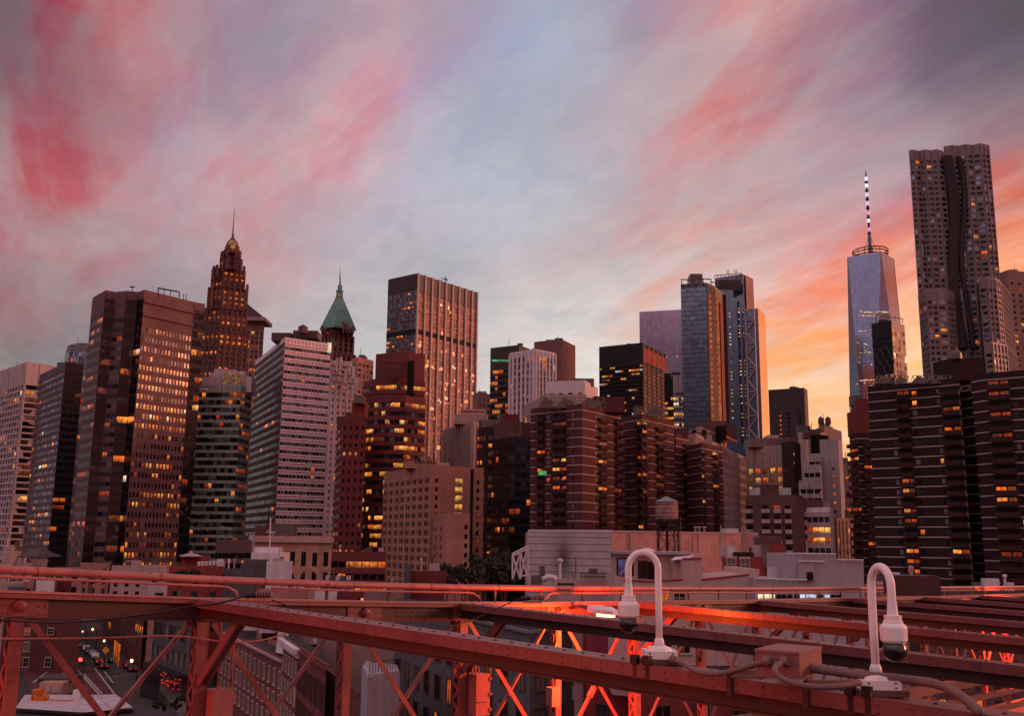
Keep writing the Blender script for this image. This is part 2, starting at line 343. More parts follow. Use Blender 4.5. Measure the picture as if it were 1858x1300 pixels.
# ------------------------------------------------------------ facades
def S(**k):
    d=dict(bw=3.0,fh=3.8,ww=.6,wh=.5,kind='pane',pl=.14,pal=WARM,gl=GL,hb=None,vp=None,top=2.0,bot=0.0,tilt=.012,run=.55,off=.02,balc=None,sub=None,edge=0.0,rowvar=1.0,lw=None,margin=.0)
    d.update(k); return d
def facade(b,tr,wins,bals,P0,P1,z0,z1,st):
    """b: wall mesh, tr: trim mesh; P0->P1 runs left to right as seen from the street"""
    P0=Vector((P0[0],P0[1],0));P1=Vector((P1[0],P1[1],0)); d=P1-P0; L=d.length; d.normalize(); n=Vector((d.y,-d.x,0)); ang=math.atan2(d.y,d.x)
    mid=(P0+P1)/2; dist=max(30,mid.y); cosv=abs(n.dot((mid-Vector((0,0,0))).normalized()))
    bw=st['bw']; nb=max(1,round((L-2*st['margin'])/bw)); bw=(L-2*st['margin'])/nb; fh=st['fh']
    zt=z1-st['top']; zb=max(z0,st['bot']); nf=int((zt-zb)/fh)
    ww=st['ww']*bw; wh=st['wh']*fh
    for j in range(nf):
        zc_=zt-(j+.5)*fh+ (0.0 if st['hb'] is None else 0)
        rowk=R.choice([.25,.6,1,1,1.5,2.6]) if st['rowvar'] else 1
        on=False
        for i in range(nb):
            if R.random()>st['run'] or i==0: on=R.random()<st['pl']*rowk
            u=st['margin']+(i+.5)*bw
            if st['sub']: us=[(u+o_*bw,f_*bw) for o_,f_ in st['sub']]
            else: us=[(u,ww)]
            for uu,w_ in us:
                m=R.choice(st['pal']) if on else R.choice(st['gl'])
                pos=P0+d*uu+n*st['off']+Vector((0,0,zc_))
                wins.append((w_*wh*cosv/dist**2,st['kind'],w_,wh,m,pos,ang,R.gauss(0,st['tilt']),R.gauss(0,st['tilt'])))
            if st['balc']:
                bals.append((bw*cosv/dist**2,'balcony',bw*.98,1.05,st['balc'],P0+d*u+Vector((0,0,zc_-fh*.42)),ang,0,0))
    if st['hb']:
        m,dep=st['hb'][:2]; hh=fh-wh if len(st['hb'])<3 else st['hb'][2]
        for j in range(nf+1):
            zz=zt-j*fh; tr.obox(P0+Vector((0,0,zz-hh/2)),d*L,n*dep,Vector((0,0,hh)),m)
    if st['vp']:
        m,w_,dep=st['vp'][:3]; k=st['vp'][3] if len(st['vp'])>3 else 1; up=st['vp'][4] if len(st['vp'])>4 else z1-.01
        for i in range(0,nb+1,k):
            u=min(max(st['margin']+i*bw-w_/2,0),L-w_)
            tr.obox(P0+d*u+Vector((0,0,z0)),d*w_,n*dep,Vector((0,0,up-z0)),m)
SUM=[]
def chainpts(chain,D,ai):
    a=W(chain[ai][0],chain[ai][1],D); z=a.z; out=[]
    for i,c in enumerate(chain):
        if i==ai: out.append(a)
        elif len(c)==3: out.append(WX(c[0],c[2],z))
        else: out.append(Wz(c[0],c[1],z))
    return out,z
def block(root,pts,z0,z1,wallm,faces,dep=None,roofm='roof_dark',yb=None,pname='wall',parapet=.9,zbot=None,pieces=None):
    """a mass whose front outline runs left to right through pts; faces = one style (or [(fraction,style)...]) per front face"""
    P=[Vector((p[0],p[1],0)) for p in pts]
    if len(P)==3 and dep is None: back=[P[2]+P[0]-P[1]]
    else:
        dd=dep or 25; ci=(P[0]-P[-1]).normalized()*min(.6,(P[0]-P[-1]).length*.2); back=[P[-1]+P[-1].normalized()*dd+ci,P[0]+P[0].normalized()*dd-ci]
    ring=P+back
    b=MB(); b.prism([(p.x,p.y) for p in ring],z0,z1,wallm,roofm)
    if parapet:
        n=len(ring); cx=sum(p.x for p in ring)/n; cy=sum(p.y for p in ring)/n
        for i in range(len(P)-1):
            p=P[i];q=P[i+1]; e=(q-p); l=e.length; e.normalize(); inn=Vector((-e.y,e.x,0))
            b.obox(p+inn*.05+Vector((0,0,z1)),e*l,inn*.35,Vector((0,0,parapet)),wallm)
    w=b.build(pname,root)
    tr=MB(); wins=[];bals=[]
    for i,st in enumerate(faces):
        if st is None or i>=len(P)-1: continue
        segs=[q if isinstance(q,tuple) else (1.0,q) for q in (st if isinstance(st,list) else [st])]
        f0=0
        for f1,s_ in segs:
            if s_: facade(b,tr,wins,bals,P[i].lerp(P[i+1],f0),P[i].lerp(P[i+1],f1),zbot if zbot is not None else z0,z1,s_)
            f0=f1
    tr.build('facade_trim',root)
    return w,wins,bals
def B(name,label,cat,chain,D,ai,faces,wallm,yb=1060,dep=None,roofm='roof_dark',group=None,z0=0,top_extra=None,parapet=.9,check=True):
    pts,z=chainpts(chain,D,ai)
    zbot=max(0,W(chain[ai][0],yb,D).z-3)
    root=thing(name,label,cat,(pts[ai].x,pts[ai].y,0),group)
    z1=z-parapet if parapet else z
    w,wins,bals=block(root,pts,z0,z1,wallm,faces,dep,roofm,parapet=parapet,zbot=zbot)
    place_reps(root,'window',wins)
    if bals: place_reps(root,'balcony',bals)
    if parapet and not group:          # plant rooms, hatches and aerials set back from the roof edge
        rr=random.Random(int(abs(pts[0].x)*7+D)); L0=pts[0];L1=pts[-1]
        for k in range(3):
            f=rr.uniform(.15,.8); q=L0.lerp(L1,f); c_=pts[ai]; q=q.lerp(c_,rr.uniform(.2,.5)); q=Vector((q.x,q.y,0)); q+=q.normalized()*rr.uniform(3,6); wd=rr.uniform(3,7); b=MB()
            if k<2: b.box(q.x-wd/2,q.x+wd/2,q.y,q.y+4,z1,z1+rr.uniform(2.6,4.8),rr.choice(['gunmetal','spandrel_grey','brick_tan_dark','slab_pale'])); b.build('plant_room',root)
            else: b.tube([(q.x,q.y,z1),(q.x,q.y,z1+rr.uniform(5,9))],.14,'steel_black',4); b.build('aerial',root)
    if check:
        s='%s z=%.0f'%(name,z)
        for i in range(len(pts)-1):
            e=pts[i+1]-pts[i]; s+=' |L%.0f a%.0f'%(math.hypot(e.x,e.y),math.degrees(math.atan2(e.y,e.x)))
        SUM.append(s)
    root['_z']=z1
    return root,pts,z1
def pbox(parent,name,m,x0,x1,yt,yb,D,dep=8,yaw=0.0,z0=None,b=None,build=True):
    """upright box whose front spans picture columns x0..x1 at distance D"""
    a=W(x0,yb,D); c=W(x1,yb,D); zt=W((x0+x1)/2,yt,D).z; zb=min(a.z,c.z) if z0 is None else z0
    d=Vector((c.x-a.x,0,0)); L=d.length; e=Vector((math.cos(yaw),math.sin(yaw),0)); n=Vector((-e.y,e.x,0))
    mid=Vector(((a.x+c.x)/2,D,0)); o=mid-e*L/2+Vector((0,0,zb))
    bb=b or MB(); bb.obox(o,e*L,n*dep,Vector((0,0,zt-zb)),m)
    if b is None and build: return bb.build(name,parent)
    return bb
# ------------------------------------------------------------ masonry palette
def curtain(name,c,bw,bh,mort=.03,dark=.35,rough=.1,metal=.85,c2=.82):
    m=wall(name,c,rough,.12,.02,.05,(bw,bh,mort*bh,dark),.5,metal)
    for n in m.node_tree.nodes:
        if n.type=='TEX_BRICK': n.offset=0.0; n.inputs['Color2'].default_value=(c2,c2,c2,1)
    return m
wall('roof_dark',(.05,.04,.045)); wall('roof_pale',(.30,.26,.27)); wall('roof_tar',(.03,.026,.03),.9)
wall('granite_brown',(.18,.092,.096),.7,brick=(1.5,.75,.03,.8)); wall('granite_dark',(.12,.068,.075),.7)
wall('concrete_rose',(.50,.40,.42)); wall('white_metal',(.78,.68,.70),.5,.1); wall('white_paint',(.62,.55,.58),.7,.14); wall('pier_silver',(.40,.33,.34),.45,.1)
wall('stone_cream',(.34,.235,.22),.8,.2); wall('stone_tan',(.24,.145,.13),.8,.2); wall('stone_deco',(.17,.075,.072),.8,.2,brick=(2,.9,.03,.75)); wall('copper_green',(.12,.30,.25),.6,.25,.3,.25)
wall('brick_maroon',(.17,.035,.035),.85,brick=(.6,.25,.02,.7)); wall('brick_dark',(.05,.020,.022),.85,brick=(.6,.25,.02,.7)); wall('brick_red',(.28,.052,.045),.85,brick=(.6,.25,.02,.7))
wall('brick_beige',(.42,.195,.15),.85,brick=(.8,.3,.02,.75)); wall('brick_tan_dark',(.14,.07,.066),.85,brick=(.8,.3,.02,.75)); wall('band_red',(.15,.034,.036),.7)
wall('steel_black',(.013,.010,.013),.4,.1); wall('steel_brown',(.10,.06,.055),.45,.1); wall('spandrel_grey',(.085,.075,.085),.5); wall('spandrel_blue',(.16,.16,.19),.4)
wall('brick_orange',(.34,.10,.06),.85); wall('slab_pale',(.42,.30,.30),.8,.1); wall('panel_pink',(.52,.33,.31),.8,.1,brick=(1.6,.8,.02,.8)); wall('gunmetal',(.14,.105,.105),.42,.15,metal=.25)
wall('steel_fold',(.21,.17,.18),.5,.15,metal=.2); wall('roof_slate',(.07,.05,.06),.6)
curtain('curtain_grey',(.20,.26,.36),1.5,4.2,.03,.4,.1,.9); curtain('curtain_rose',(.50,.44,.58),3.0,4.2,.02,.5,.06,.95); curtain('curtain_blue',(.21,.28,.38),2.4,4.1,.03,.45,.08,.9)
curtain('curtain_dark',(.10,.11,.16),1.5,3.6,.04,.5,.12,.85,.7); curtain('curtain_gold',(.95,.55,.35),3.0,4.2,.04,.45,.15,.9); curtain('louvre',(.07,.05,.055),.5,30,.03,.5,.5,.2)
NOL=['g_dark']*4+['g_grey']
# ------------------------------------------------------------ far towers
T_=[]
# 1 leftmost pale gridded office slab
s=S(bw=4.6,fh=3.55,ww=.86,wh=.70,pl=.16,hb=('concrete_rose',.35),vp=('concrete_rose',.8,.5),top=12,pal=WARM)
s2=S(bw=9.5,fh=3.55,ww=.9,wh=.72,pl=.22,hb=('concrete_rose',.35),vp=('concrete_rose',.9,.5),top=12)
B('office_tower','pale concrete gridded office tower at the far left edge with a blank parapet','office tower',[(-60,694),(48,657),(100,664)],570,1,[s,s2],'concrete_rose',1000)
# 2 dark ribbon tower
s=S(bw=2.4,fh=3.7,ww=.96,wh=.52,pl=.10,hb=('granite_dark',.3),top=3,gl=['g_grey','g_blind','g_dark','g_steel']); s2=S(bw=3,fh=3.7,ww=.9,wh=.55,pl=.14,top=3,pal=RED,gl=['g_black'])
B('office_tower','dark ribbon windowed office tower between the pale grid tower and the blue glass tower','office tower',[(72,681),(119,658),(152,662)],520,1,[s,s2],'steel_black',1010)
# 3 rounded blue glass
ch=[(118,645),(122,630,628),(127,626,621),(134,625,617),(145,625,615),(171,626,616)]
s=S(bw=1.6,fh=3.8,ww=.94,wh=.86,pl=.05,top=4,gl=['g_steel']*4+['g_mirror']*3,tilt=.02,pal=['l_orange','l_red'])
B('glass_tower','slim blue glass tower with a rounded corner beside the tall brown tower','glass tower',ch,620,3,[S(bw=2,fh=3.8,ww=.9,wh=.5,pl=.03,top=4)]+[s]*4,'spandrel_blue',1000,dep=25)
# 4 the big brown granite tower
D4=400
c4=[(168,545,420),(191,532,397),(210,535,402),(229,533,392),(250,535,397),(262,531,388),(352,553,375),(372,557,383)]
rib=S(bw=3.2,fh=3.85,ww=.92,wh=.48,pl=.16,top=9,off=.1,pal=['l_red','l_dim','l_orange'],gl=['g_grey','g_grey','g_blind','g_dark'],hb=('granite_dark',.15),vp=('granite_dark',.3,.14,1000))  # orange panes glow in place of the sunset reflected on this flank
gl_=S(bw=3,fh=3.85,ww=.98,wh=.62,pl=.16,top=3,pal=WARM,gl=['g_black','g_dark'],hb=('steel_black',.12),vp=('steel_black',.3,.11,1000))
fr=S(bw=1.6,fh=3.85,ww=.52,wh=.50,pl=.55,top=13,pal=WARM+['l_amber','l_orange','l_yellow','l_red'],gl=['g_dark']*3+['g_grey'],run=.35)
z4=W(262,531,388).z; p4=[Wz(q[0],q[1],z4) for q in c4]
root=thing('office_tower','massive brown granite office tower with dark glass notches and many lit windows','office tower',(p4[5].x,p4[5].y,0))
zb=max(0,W(250,1040,395).z-3)
w,wi,ba=block(root,p4,0,z4,'granite_brown',[rib,gl_,rib,gl_,gl_,fr,gl_],dep=40,zbot=zb,parapet=1.2); place_reps(root,'window',wi)
b=MB()
e=(p4[6]-p4[5]).normalized(); n_=Vector((e.y,-e.x,0))
b.obox(p4[5]+Vector((0,0,-9.5)),e*(p4[6]-p4[5]).length,n_*.8,Vector((0,0,1.0)),'granite_brown'); b.obox(p4[5]+Vector((0,0,-4)),e*(p4[6]-p4[5]).length,n_*.8,Vector((0,0,1.0)),'granite_brown'); b.build('cornice',root)
def gantry(parent,x0,x1,yt,yb,D,name='antenna_frame',r=.25):
    b=MB(); a=W(x0,yb,D);c=W(x1,yb,D);a2=W(x0,yt,D);c2=W(x1,yt+7,D)
    b.tube([a,a2],r,'steel_black',5); b.tube([c,c2],r,'steel_black',5); b.tube([a2,c2],r*1.2,'steel_black',5)
    for k in (.3,.6): b.tube([a2.lerp(c2,k),a2.lerp(c2,k)-Vector((0,0,2.5))],r*.6,'steel_black',4)
    return b.build(name,parent)
gantry(root,287,325,523,540,380); 
b=MB(); b.tube([W(240,532,390),W(240,521,390)],.15,'steel_black',5); b.tube([W(236,521,390),W(245,521,390)],.3,'steel_black',5)
for x in (333,338): b.tube([W(x,546,378),W(x,532+x%4,378)],.12,'steel_black',4)
b.build('antenna',root)
# 5 art-deco spire tower
def deco(root,steps,Dc,wallm,st,name='wall'):
    """stacked setback masses: each (xl,xc,xr,ytop,ybot) with the corner xc nearest"""
    wi=[];k=0
    for (xl,xc,xr,yt,ybt,ex) in steps:
        z1=W(xc,yt,Dc).z; z0=W(xc,ybt,Dc).z if ybt<1300 else 0
        c=WX(xc,Dc-ex,z1); l=WX(xl,Dc-ex+(c.x-WX(xl,Dc,z1).x)*.45,z1); r=WX(xr,Dc-ex+(WX(xr,Dc,z1).x-c.x)*.55,z1)
        w,a,b_=block(root,[l,c,r],max(0,z0),z1,wallm,[st,st],parapet=.0,zbot=max(0,z0),pname='tier'); wi+=a
    return wi
root=thing('deco_skyscraper','slender red stone art deco skyscraper with a lit crown and needle spire','skyscraper',(W(412,700,740).x,740,0))
st=S(bw=4.2,fh=4.1,ww=.42,wh=.55,pl=.34,top=2.5,pal=['l_dim']*4+['l_orange']*3+['l_amber'],vp=('stone_deco',1.0,.7),run=.9,gl=['g_dark','g_grey'])
wi=deco(root,[(366,398,451,600,1400,0),(369,402,449,556,602,0),(380,404,446,520,560,1),(385,406,446,487,522,2),(400,414,437,470,490,4),(401,414,436,459,472,4)],740,'stone_deco',st)
place_reps(root,'window',wi)
def ring_x(px,py,D): return W(px,py,D)
def lant(root,xc,D,prof,m,name,seg=12,emis=None):
    """turned shape through picture rows: prof [(y, halfwidth px)] from bottom to top"""
    base=W(xc,prof[0][0],D); k=D/FPX*1.02; b=MB()
    b.lathe((base.x,base.y,0),[(max(.05,w*k),W(xc,y,D).z) for y,w in prof],m,seg); return b.build(name,root)
lant(root,420.5,738,[(462,16),(456,16),(455,14),(447,13),(446,11),(441,10.5)],'stone_deco','lantern',8)
lant(root,421,736,[(455,9),(448,8.6),(442,7.6),(438,5.4),(436,3)],'l_yellow','lantern_window',8)
b=MB()
for t in range(8):
    a=2*math.pi*t/8; c=W(421,450,738); k=738/FPX
    b.tube([Vector((c.x+math.cos(a)*10*k,c.y+math.sin(a)*10*k,W(421,458,738).z)),Vector((c.x+math.cos(a)*8.6*k,c.y+math.sin(a)*8.6*k,W(421,441,738).z)),Vector((c.x+math.cos(a)*3.4*k,c.y+math.sin(a)*3.4*k,W(421,434,738).z))],.55,'stone_deco',4)
b.build('lantern_rib',root)
lant(root,422,738,[(437,4.5),(433,3.2),(430,2.6),(424,2.0)],'l_red','beacon',8)
b=MB(); b.tube([W(422,425,738),W(424,400,738),W(426,378,738)],[.55,.3,.12],'steel_brown',5); b.build('spire',root)
for x,yt,yb_ in ((386,486,506),(392,484,500),(404,470,490),(409,468,488),(431,470,492),(436,474,492),(441,487,505),(376,525,560),(381,520,556),(446,520,552),(403,459,470),(434,459,470),(428,458,468),(410,458,468)):
    pbox(root,'pinnacle',"stone_deco",x-1.6,x+1.6,yt-4,yb_,736-(8 if 395<x<440 else 2),3)
# 6 sloped-roof tower behind
st=S(bw=3.4,fh=4,ww=.6,wh=.7,pl=.28,top=9,gl=['g_dark','g_grey'],vp=('stone_cream',1.0,.8,2))
root,p,z=B('office_tower','tower with a dark sloping roof and heavy cornice half hidden behind the needle spire tower','office tower',[(440,580),(480,583)],820,0,[st],'stone_tan',800,dep=25,parapet=0)
b=MB(); zt=W(450,556,830).z; a=WX(440,818,z);c=WX(483,818,z)
b.obox((a.x,816,z-1.5),(c.x-a.x-1,0,0),(0,28,0),(0,0,3.0),'stone_cream'); b.build('cornice',root)
b=MB(); m0=(a.x+c.x)/2-8
q=[(a.x-2,816,z+1.6),(c.x-1,816,z+1.6),(c.x-1,840,z+1.6),(a.x-2,840,z+1.6)]; A=(W(449,560,828).x,828,zt+5)
t0=(W(447,560,828).x,818,zt+2); t1=(t0[0],838,zt+2); e0=(c.x-2,818,z+1.6); e1_=(c.x-2,838,z+1.6); l0=(a.x,818,z+1.6); l1=(a.x,838,z+1.6); k0=(a.x,818,zt+2); k1=(a.x,838,zt+2); b.poly([l0,e0,t0,k0],'granite_dark'); b.poly([e0,e1_,t1,t0],'roof_slate'); b.poly([k0,t0,t1,k1],'roof_slate'); b.poly([l1,k1,t1,e1_],'granite_dark'); b.build('roof',root)
# 7 teal and white apartment slab
st=S(bw=1.75,fh=3.35,ww=.92,wh=.62,pl=.06,top=2.0,pal=['l_orange','l_red','l_red','l_amber'],gl=['g_black','g_dark','g_teal','g_teal','g_grey'],hb=('panel_teal',.1),vp=('frame_dark',.10,.12),run=.4)
wall('panel_teal',(.36,.47,.46),.6,.2)
root,p,z=B('apartment_block','grey and white ribbed apartment block with a terrace roof left of the striped slab','apartment block',[(347,699),(438,707,438),(457,712,452)],440,0,[st,S(bw=2.2,fh=3.35,ww=.8,wh=.55,pl=.25,top=2,pal=['l_red','l_orange'],hb=('panel_teal',.2))],'panel_teal',1030)
pbox(root,'penthouse','white_paint',365,404,684,704,444,9); pbox(root,'penthouse','white_paint',380,402,676,690,448,9); pbox(root,'cooling_tower','white_paint',388,404,669,680,450,5)
pbox(root,'penthouse','white_paint',440,455,684,712,445,8); pbox(root,'cooling_tower','white_paint',411,428,671,682,452,5)
b=MB(); 
for i in range(7):
    for j in range(9):
        if (i+j)%2==0:
            c=W(407+i*5.3,678+j*4.4,441); b.lathe(c,[(.62,0),(.62,.25),(.35,.26)],'l_yellow',8,ax=(0,-1,0))
bb=pbox(None,'','white_paint',404,442,674,716,443,3,b=MB(),build=False); bb.build('lattice_screen',root); b.build('lattice_light',root)
b=MB(); b.tube([W(364,706,438),W(410,711,437)],.22,'l_amber',5); b.build('string_light',root)
# 8 big striped slab
stw=S(bw=1.65,fh=3.42,ww=.93,wh=.42,pl=.02,top=2.2,pal=['l_amber','l_orange'],gl=['g_teal']*6+['g_grey']*3+['g_dark']*2,hb=('white_metal',.25),vp=('frame_rose',.14,.32),run=.5)
wall('frame_rose',(.42,.28,.30),.5); wall('stripe_red',(.30,.07,.08),.6)
std=S(bw=2.4,fh=3.42,ww=.93,wh=.5,pl=.025,top=2.2,pal=['l_amber','l_orange'],gl=['g_grey']*3+['g_teal']*3+['g_dark'],hb=('granite_dark',.2))
root,p,z=B('office_slab','tall office slab striped with white bands and grey glass under a dark water tank','office slab',[(463,656),(517,612),(600,624)],420,1,[std,stw],'white_metal',990)
b=MB(); e=(p[2]-p[1]); e.z=0; l=e.length; e.normalize(); n_=Vector((e.y,-e.x,0)); zz=z-2.2
while zz>W(517,990,420).z:
    b.obox(p[1]+n_*.25+Vector((0,0,zz-p[1].z-.15)),e*l,n_*.04,Vector((0,0,.28)),'stripe_red'); zz-=3.42
b.build('red_stripe',root)
pbox(root,'penthouse','brick_tan_dark',492,528,604,618,428,10); pbox(root,'penthouse','steel_brown',531,576,600,614,428,10)
pbox(root,'billboard','l_white',594,600,622,640,416,1)
def tank(root,xc,yt,yb,hw,D,m='tank_wood',name='water_tank',legs=True):
    b=MB(); c=W(xc,yb,D); k=D/FPX; h=W(xc,yt,D).z-c.z; r=hw*k
    b.lathe((c.x,c.y,c.z),[(r,h*.28),(r*1.02,h*.5),(r*.98,h*.75),(r*1.08,h*.76),(r*.1,h)],m,14)
    for sx in (-1,1):
        for sy in (-1,1): b.tube([c+Vector((sx*r*.7,sy*r*.7,-.5)),c+Vector((sx*r*.7,sy*r*.7,h*.3))],r*.07,'steel_black',4)
    return b.build(name,root)
wall('tank_wood',(.16,.085,.075),.85,.3,.6,.3)
tank(root,549,589,612,9,424)
# 9 green pyramid tower
root=thing('pyramid_roof_skyscraper','brick skyscraper topped by a green copper pyramid and pointed lantern','skyscraper',(W(613,700,850).x,850,0))
st=S(bw=4.6,fh=4.3,ww=.42,wh=.6,pl=.08,top=2,vp=('stone_tan',1.6,.6),gl=['g_dark','g_black'])
wi=deco(root,[(578,602,646,640,1400,0),(582,604,643,607,642,0),(584,605,641,596,610,1)],850,'stone_deco',st); place_reps(root,'window',wi)
lant(root,613,856,[(600,33),(597,33),(540,6.5),(538,7)],'copper_green','pyramid_roof',4).rotation_euler=(0,0,0)
lant(root,616,856,[(541,6.5),(530,6),(529,7.5),(527,4.5),(519,4.0),(516,2.0),(505,1.0)],'copper_green','lantern',8)
lant(root,616,852,[(537.5,2.2),(533.5,2.2)],'l_amber','lantern_window',8)
b=MB(); b.tube([W(616.5,506,856),W(617,486,856)],[.5,.1],'steel_black',4); b.build('spire',root)
for x,y in ((584,592),(590,594),(601,583),(606,583),(622,583),(628,586),(640,592),(634,594)): pbox(root,'gable','stone_deco',x-1.8,x+1.8,y,604,846,3)
# 10 white deco wedding cake
root=thing('deco_office','white stepped art deco office building with castle like top behind the striped slab','office building',(W(610,800,560).x,560,0))
st=S(bw=3.6,fh=3.7,ww=.36,wh=.45,pl=.06,top=2,vp=('stone_white',1.2,.35),gl=['g_dark','g_grey','g_blind'])
wall('stone_white',(.50,.40,.40),.8,.2)
wi=deco(root,[(580,600,650,690,1400,0),(588,604,645,676,692,0),(594,604,641,662,680,1),(597,606,637,655,664,2)],560,'stone_white',st); place_reps(root,'window',wi)
for x,y in ((598,664),(611,650),(617,648),(635,656),(640,664),(627,672),(646,686),(592,676)): pbox(root,'turret','stone_white',x-2,x+2,y,y+24,553,3)
b=MB(); b.tube([W(592,703,548),W(614,707,548)],.25,'l_amber',5); b.build('string_light',root)
# 11 rose brick tower with gridded windows
st=S(bw=4.0,fh=3.5,ww=.55,wh=.55,pl=.05,top=2,gl=['g_dark','g_teal'])
B('apartment_block','small rose brick residential tower right of the green pyramid','apartment block',[(637,652),(650,648),(678,655)],620,1,[S(bw=3,fh=3.5,ww=.85,wh=.6,pl=.05,gl=['g_teal','g_dark']),st],'brick_rose',740) if wall('brick_rose',(.42,.20,.17),.85) else 0
# 12 maroon building
st=S(bw=2.6,fh=3.5,ww=.36,wh=.42,pl=.10,top=2,pal=['l_amber','l_yellow','l_orange'],gl=['g_black'])
root,p,z=B('office_building','deep red masonry building squeezed between the white deco tower and the banded red tower','office building',[(612,770),(622,757),(664,756)],400,1,[st,st],'brick_maroon',1010)
pbox(root,'penthouse','brick_red',638,662,728,758,404,9); pbox(root,'cooling_tower','gunmetal',642,660,718,732,400,6)
# 13 banded red tower with rounded left flank
z13=W(720,643,430).z
c13=[(646,0,462),(650,0,448),(657,0,437),(667,0,430),(680,0,426),(700,0,424),(735,0,424),(772,0,432)]
def block_px(root,ch,ztop_px,z0,wallm,faces,dep,yb,parapet=.9,pname='wall'):
    x,y,D=ztop_px; z=W(x,y,D).z; p=[WX(q[0],q[2],z) for q in ch]
    w,a,b_=block(root,p,z0,z,wallm,faces,dep,zbot=max(z0,W(x,yb,D).z-3),parapet=parapet,pname=pname); return a,z,p
st=S(bw=1.9,fh=3.7,ww=.94,wh=.5,pl=.33,top=1.5,pal=YEL,gl=['g_black','g_dark','g_teal','g_grey'],hb=('band_red',.35),run=.35)
root=thing('office_tower','maroon banded office tower with a rounded flank and yellow lit ribbons','office tower',(W(700,800,424).x,424,0))
a,z,p=block_px(root,c13,(680,722,426),0,'band_red',[st]*7,26,1055); wi=a
c=[(660,0,440),(683,0,429),(720,0,426),(771,0,432)]
a,z,p=block_px(root,c,(690,690,428),W(690,722,428).z,'band_red',[st]*3,24,1055,pname='upper_wall'); wi+=a
a,z,p=block_px(root,[(682,0,434),(722,0,428),(742,0,429),(771,0,433)],(720,644,430),W(690,692,428).z,'band_red',[None]*3,22,1055,pname='crown'); place_reps(root,'window',wi)
b=MB(); b=pbox(None,'','g_black',738,750,655,720,426.5,1,b=b,build=False); b.build('glass_slot',root)
b=MB()
for y in (658,670,683): b=pbox(None,'','brick_maroon',684,737,y,y+1.2,424,1,b=b,build=False)
b.build('band',root)
# 14 tall pinstriped office block with glowing right face
stl=S(bw=2.3,fh=3.9,ww=.96,wh=.48,pl=.18,top=14,pal=WARM,gl=['g_dark','g_grey','g_steel'],hb=('spandrel_grey',.15),vp=('pier_silver',.18,.2))
str_=S(bw=2.45,fh=3.9,ww=.84,wh=.86,pl=.10,top=15,pal=['l_orange','l_amber','l_red'],gl=['g_sunset']*6+['g_sunset_bright']*3+['g_sunset_deep']*2,tilt=.03)
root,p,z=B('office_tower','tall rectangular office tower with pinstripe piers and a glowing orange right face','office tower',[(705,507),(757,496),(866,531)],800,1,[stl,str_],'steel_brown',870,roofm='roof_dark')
b=MB(); e=(p[2]-p[1]); e.z=0; l=e.length; e.normalize(); n_=Vector((e.y,-e.x,0)); P1=Vector((p[1].x,p[1].y,0))
for i in range(10):
    b.obox(P1+e*(min(l-1.6,i*l/9-.0)),e*1.6,n_*1.4,Vector((0,0,z+1)),'pier_silver')
for yy in (601,): 
    zz=W(757,yy,800).z; b.obox(P1+Vector((0,0,zz-1.8)),e*l,n_*.5,Vector((0,0,3.6)),'roof_tar')
    e2=(p[1]-p[0]);e2.z=0;l2=e2.length;e2.normalize();n2_=Vector((e2.y,-e2.x,0)); b.obox(Vector((p[0].x,p[0].y,zz-1.8)),e2*l2,n2_*.5,Vector((0,0,3.6)),'g_black')
    b.obox(Vector((p[0].x,p[0].y,z-13)),e2*l2,n2_*.4,Vector((0,0,13)),'louvre'); b.obox(P1+Vector((0,0,z-14)),e*l,n_*.4,Vector((0,0,14)),'louvre')
b.build('pier',root)
b=MB(); c=W(808,512,800); b.tube([c,c+Vector((0,0,5))],.3,'steel_black',4)
for k in range(7): b.tube([c+Vector((0,0,3)),c+Vector((R.uniform(-5,5),0,R.uniform(0,5)))],.22,'steel_black',4)
b.build('antenna',root)
# 15 beige brick hotel-like block
sb=S(bw=5.6,fh=2.92,wh=.55,pl=.03,top=2.6,pal=RED+['l_yellow'],gl=['g_black','g_dark','g_dark'],sub=[(-.24,.17),(.10,.17),(-.02,.05)],hb=('slab_rose',.08,.22),run=.9)
wall('slab_rose',(.46,.27,.23),.8)
sb1=S(bw=7.5,fh=2.92,wh=.50,ww=.2,pl=.12,top=2.6,pal=RED+['l_yellow'],gl=['g_black'],hb=('slab_rose',.08,.22))
stw_=S(bw=7,fh=2.92,ww=.9,wh=.60,pl=2,top=2.6,pal=['l_yellow'],gl=['l_yellow'],rowvar=0)
root,p,z=B('apartment_block','beige brick apartment block with a lit yellow stairwell in front of the dark glass tower','apartment block',[(697,858),(782,845),(878,850)],340,1,[sb,[(.22,sb1),(.45,None),(.6,S(bw=20,fh=2.92,ww=.9,wh=.62,pl=0,top=2.6,rowvar=0,gl=['l_yellow'])),(.78,None),(1,sb1)]],'brick_beige',1060,parapet=1)
pbox(root,'shadow_gap','g_black',850,856,852,1060,334,.6); pbox(root,'penthouse','brick_beige',732,790,838,850,352,10); 
r2=root; a=W(788,938,330)
w,wi,ba=block(root,[WX(786,340,a.z),WX(806,322,a.z),WX(853,322,a.z)],0,a.z,'brick_beige',[sb1,[(.7,None),(1,S(bw=3,fh=2.92,ww=.4,wh=.5,pl=.05,top=2,gl=['g_black']))]],dep=12,zbot=8,pname='wing'); place_reps(root,'window',wi)
b=MB()
for k in range(26): b.tube([W(752+k*1.6,842,345),W(752+k*1.6+R.uniform(-3,3),826+R.uniform(0,12),345)],.10,'steel_black',4)
b.build('antenna_cluster',root)
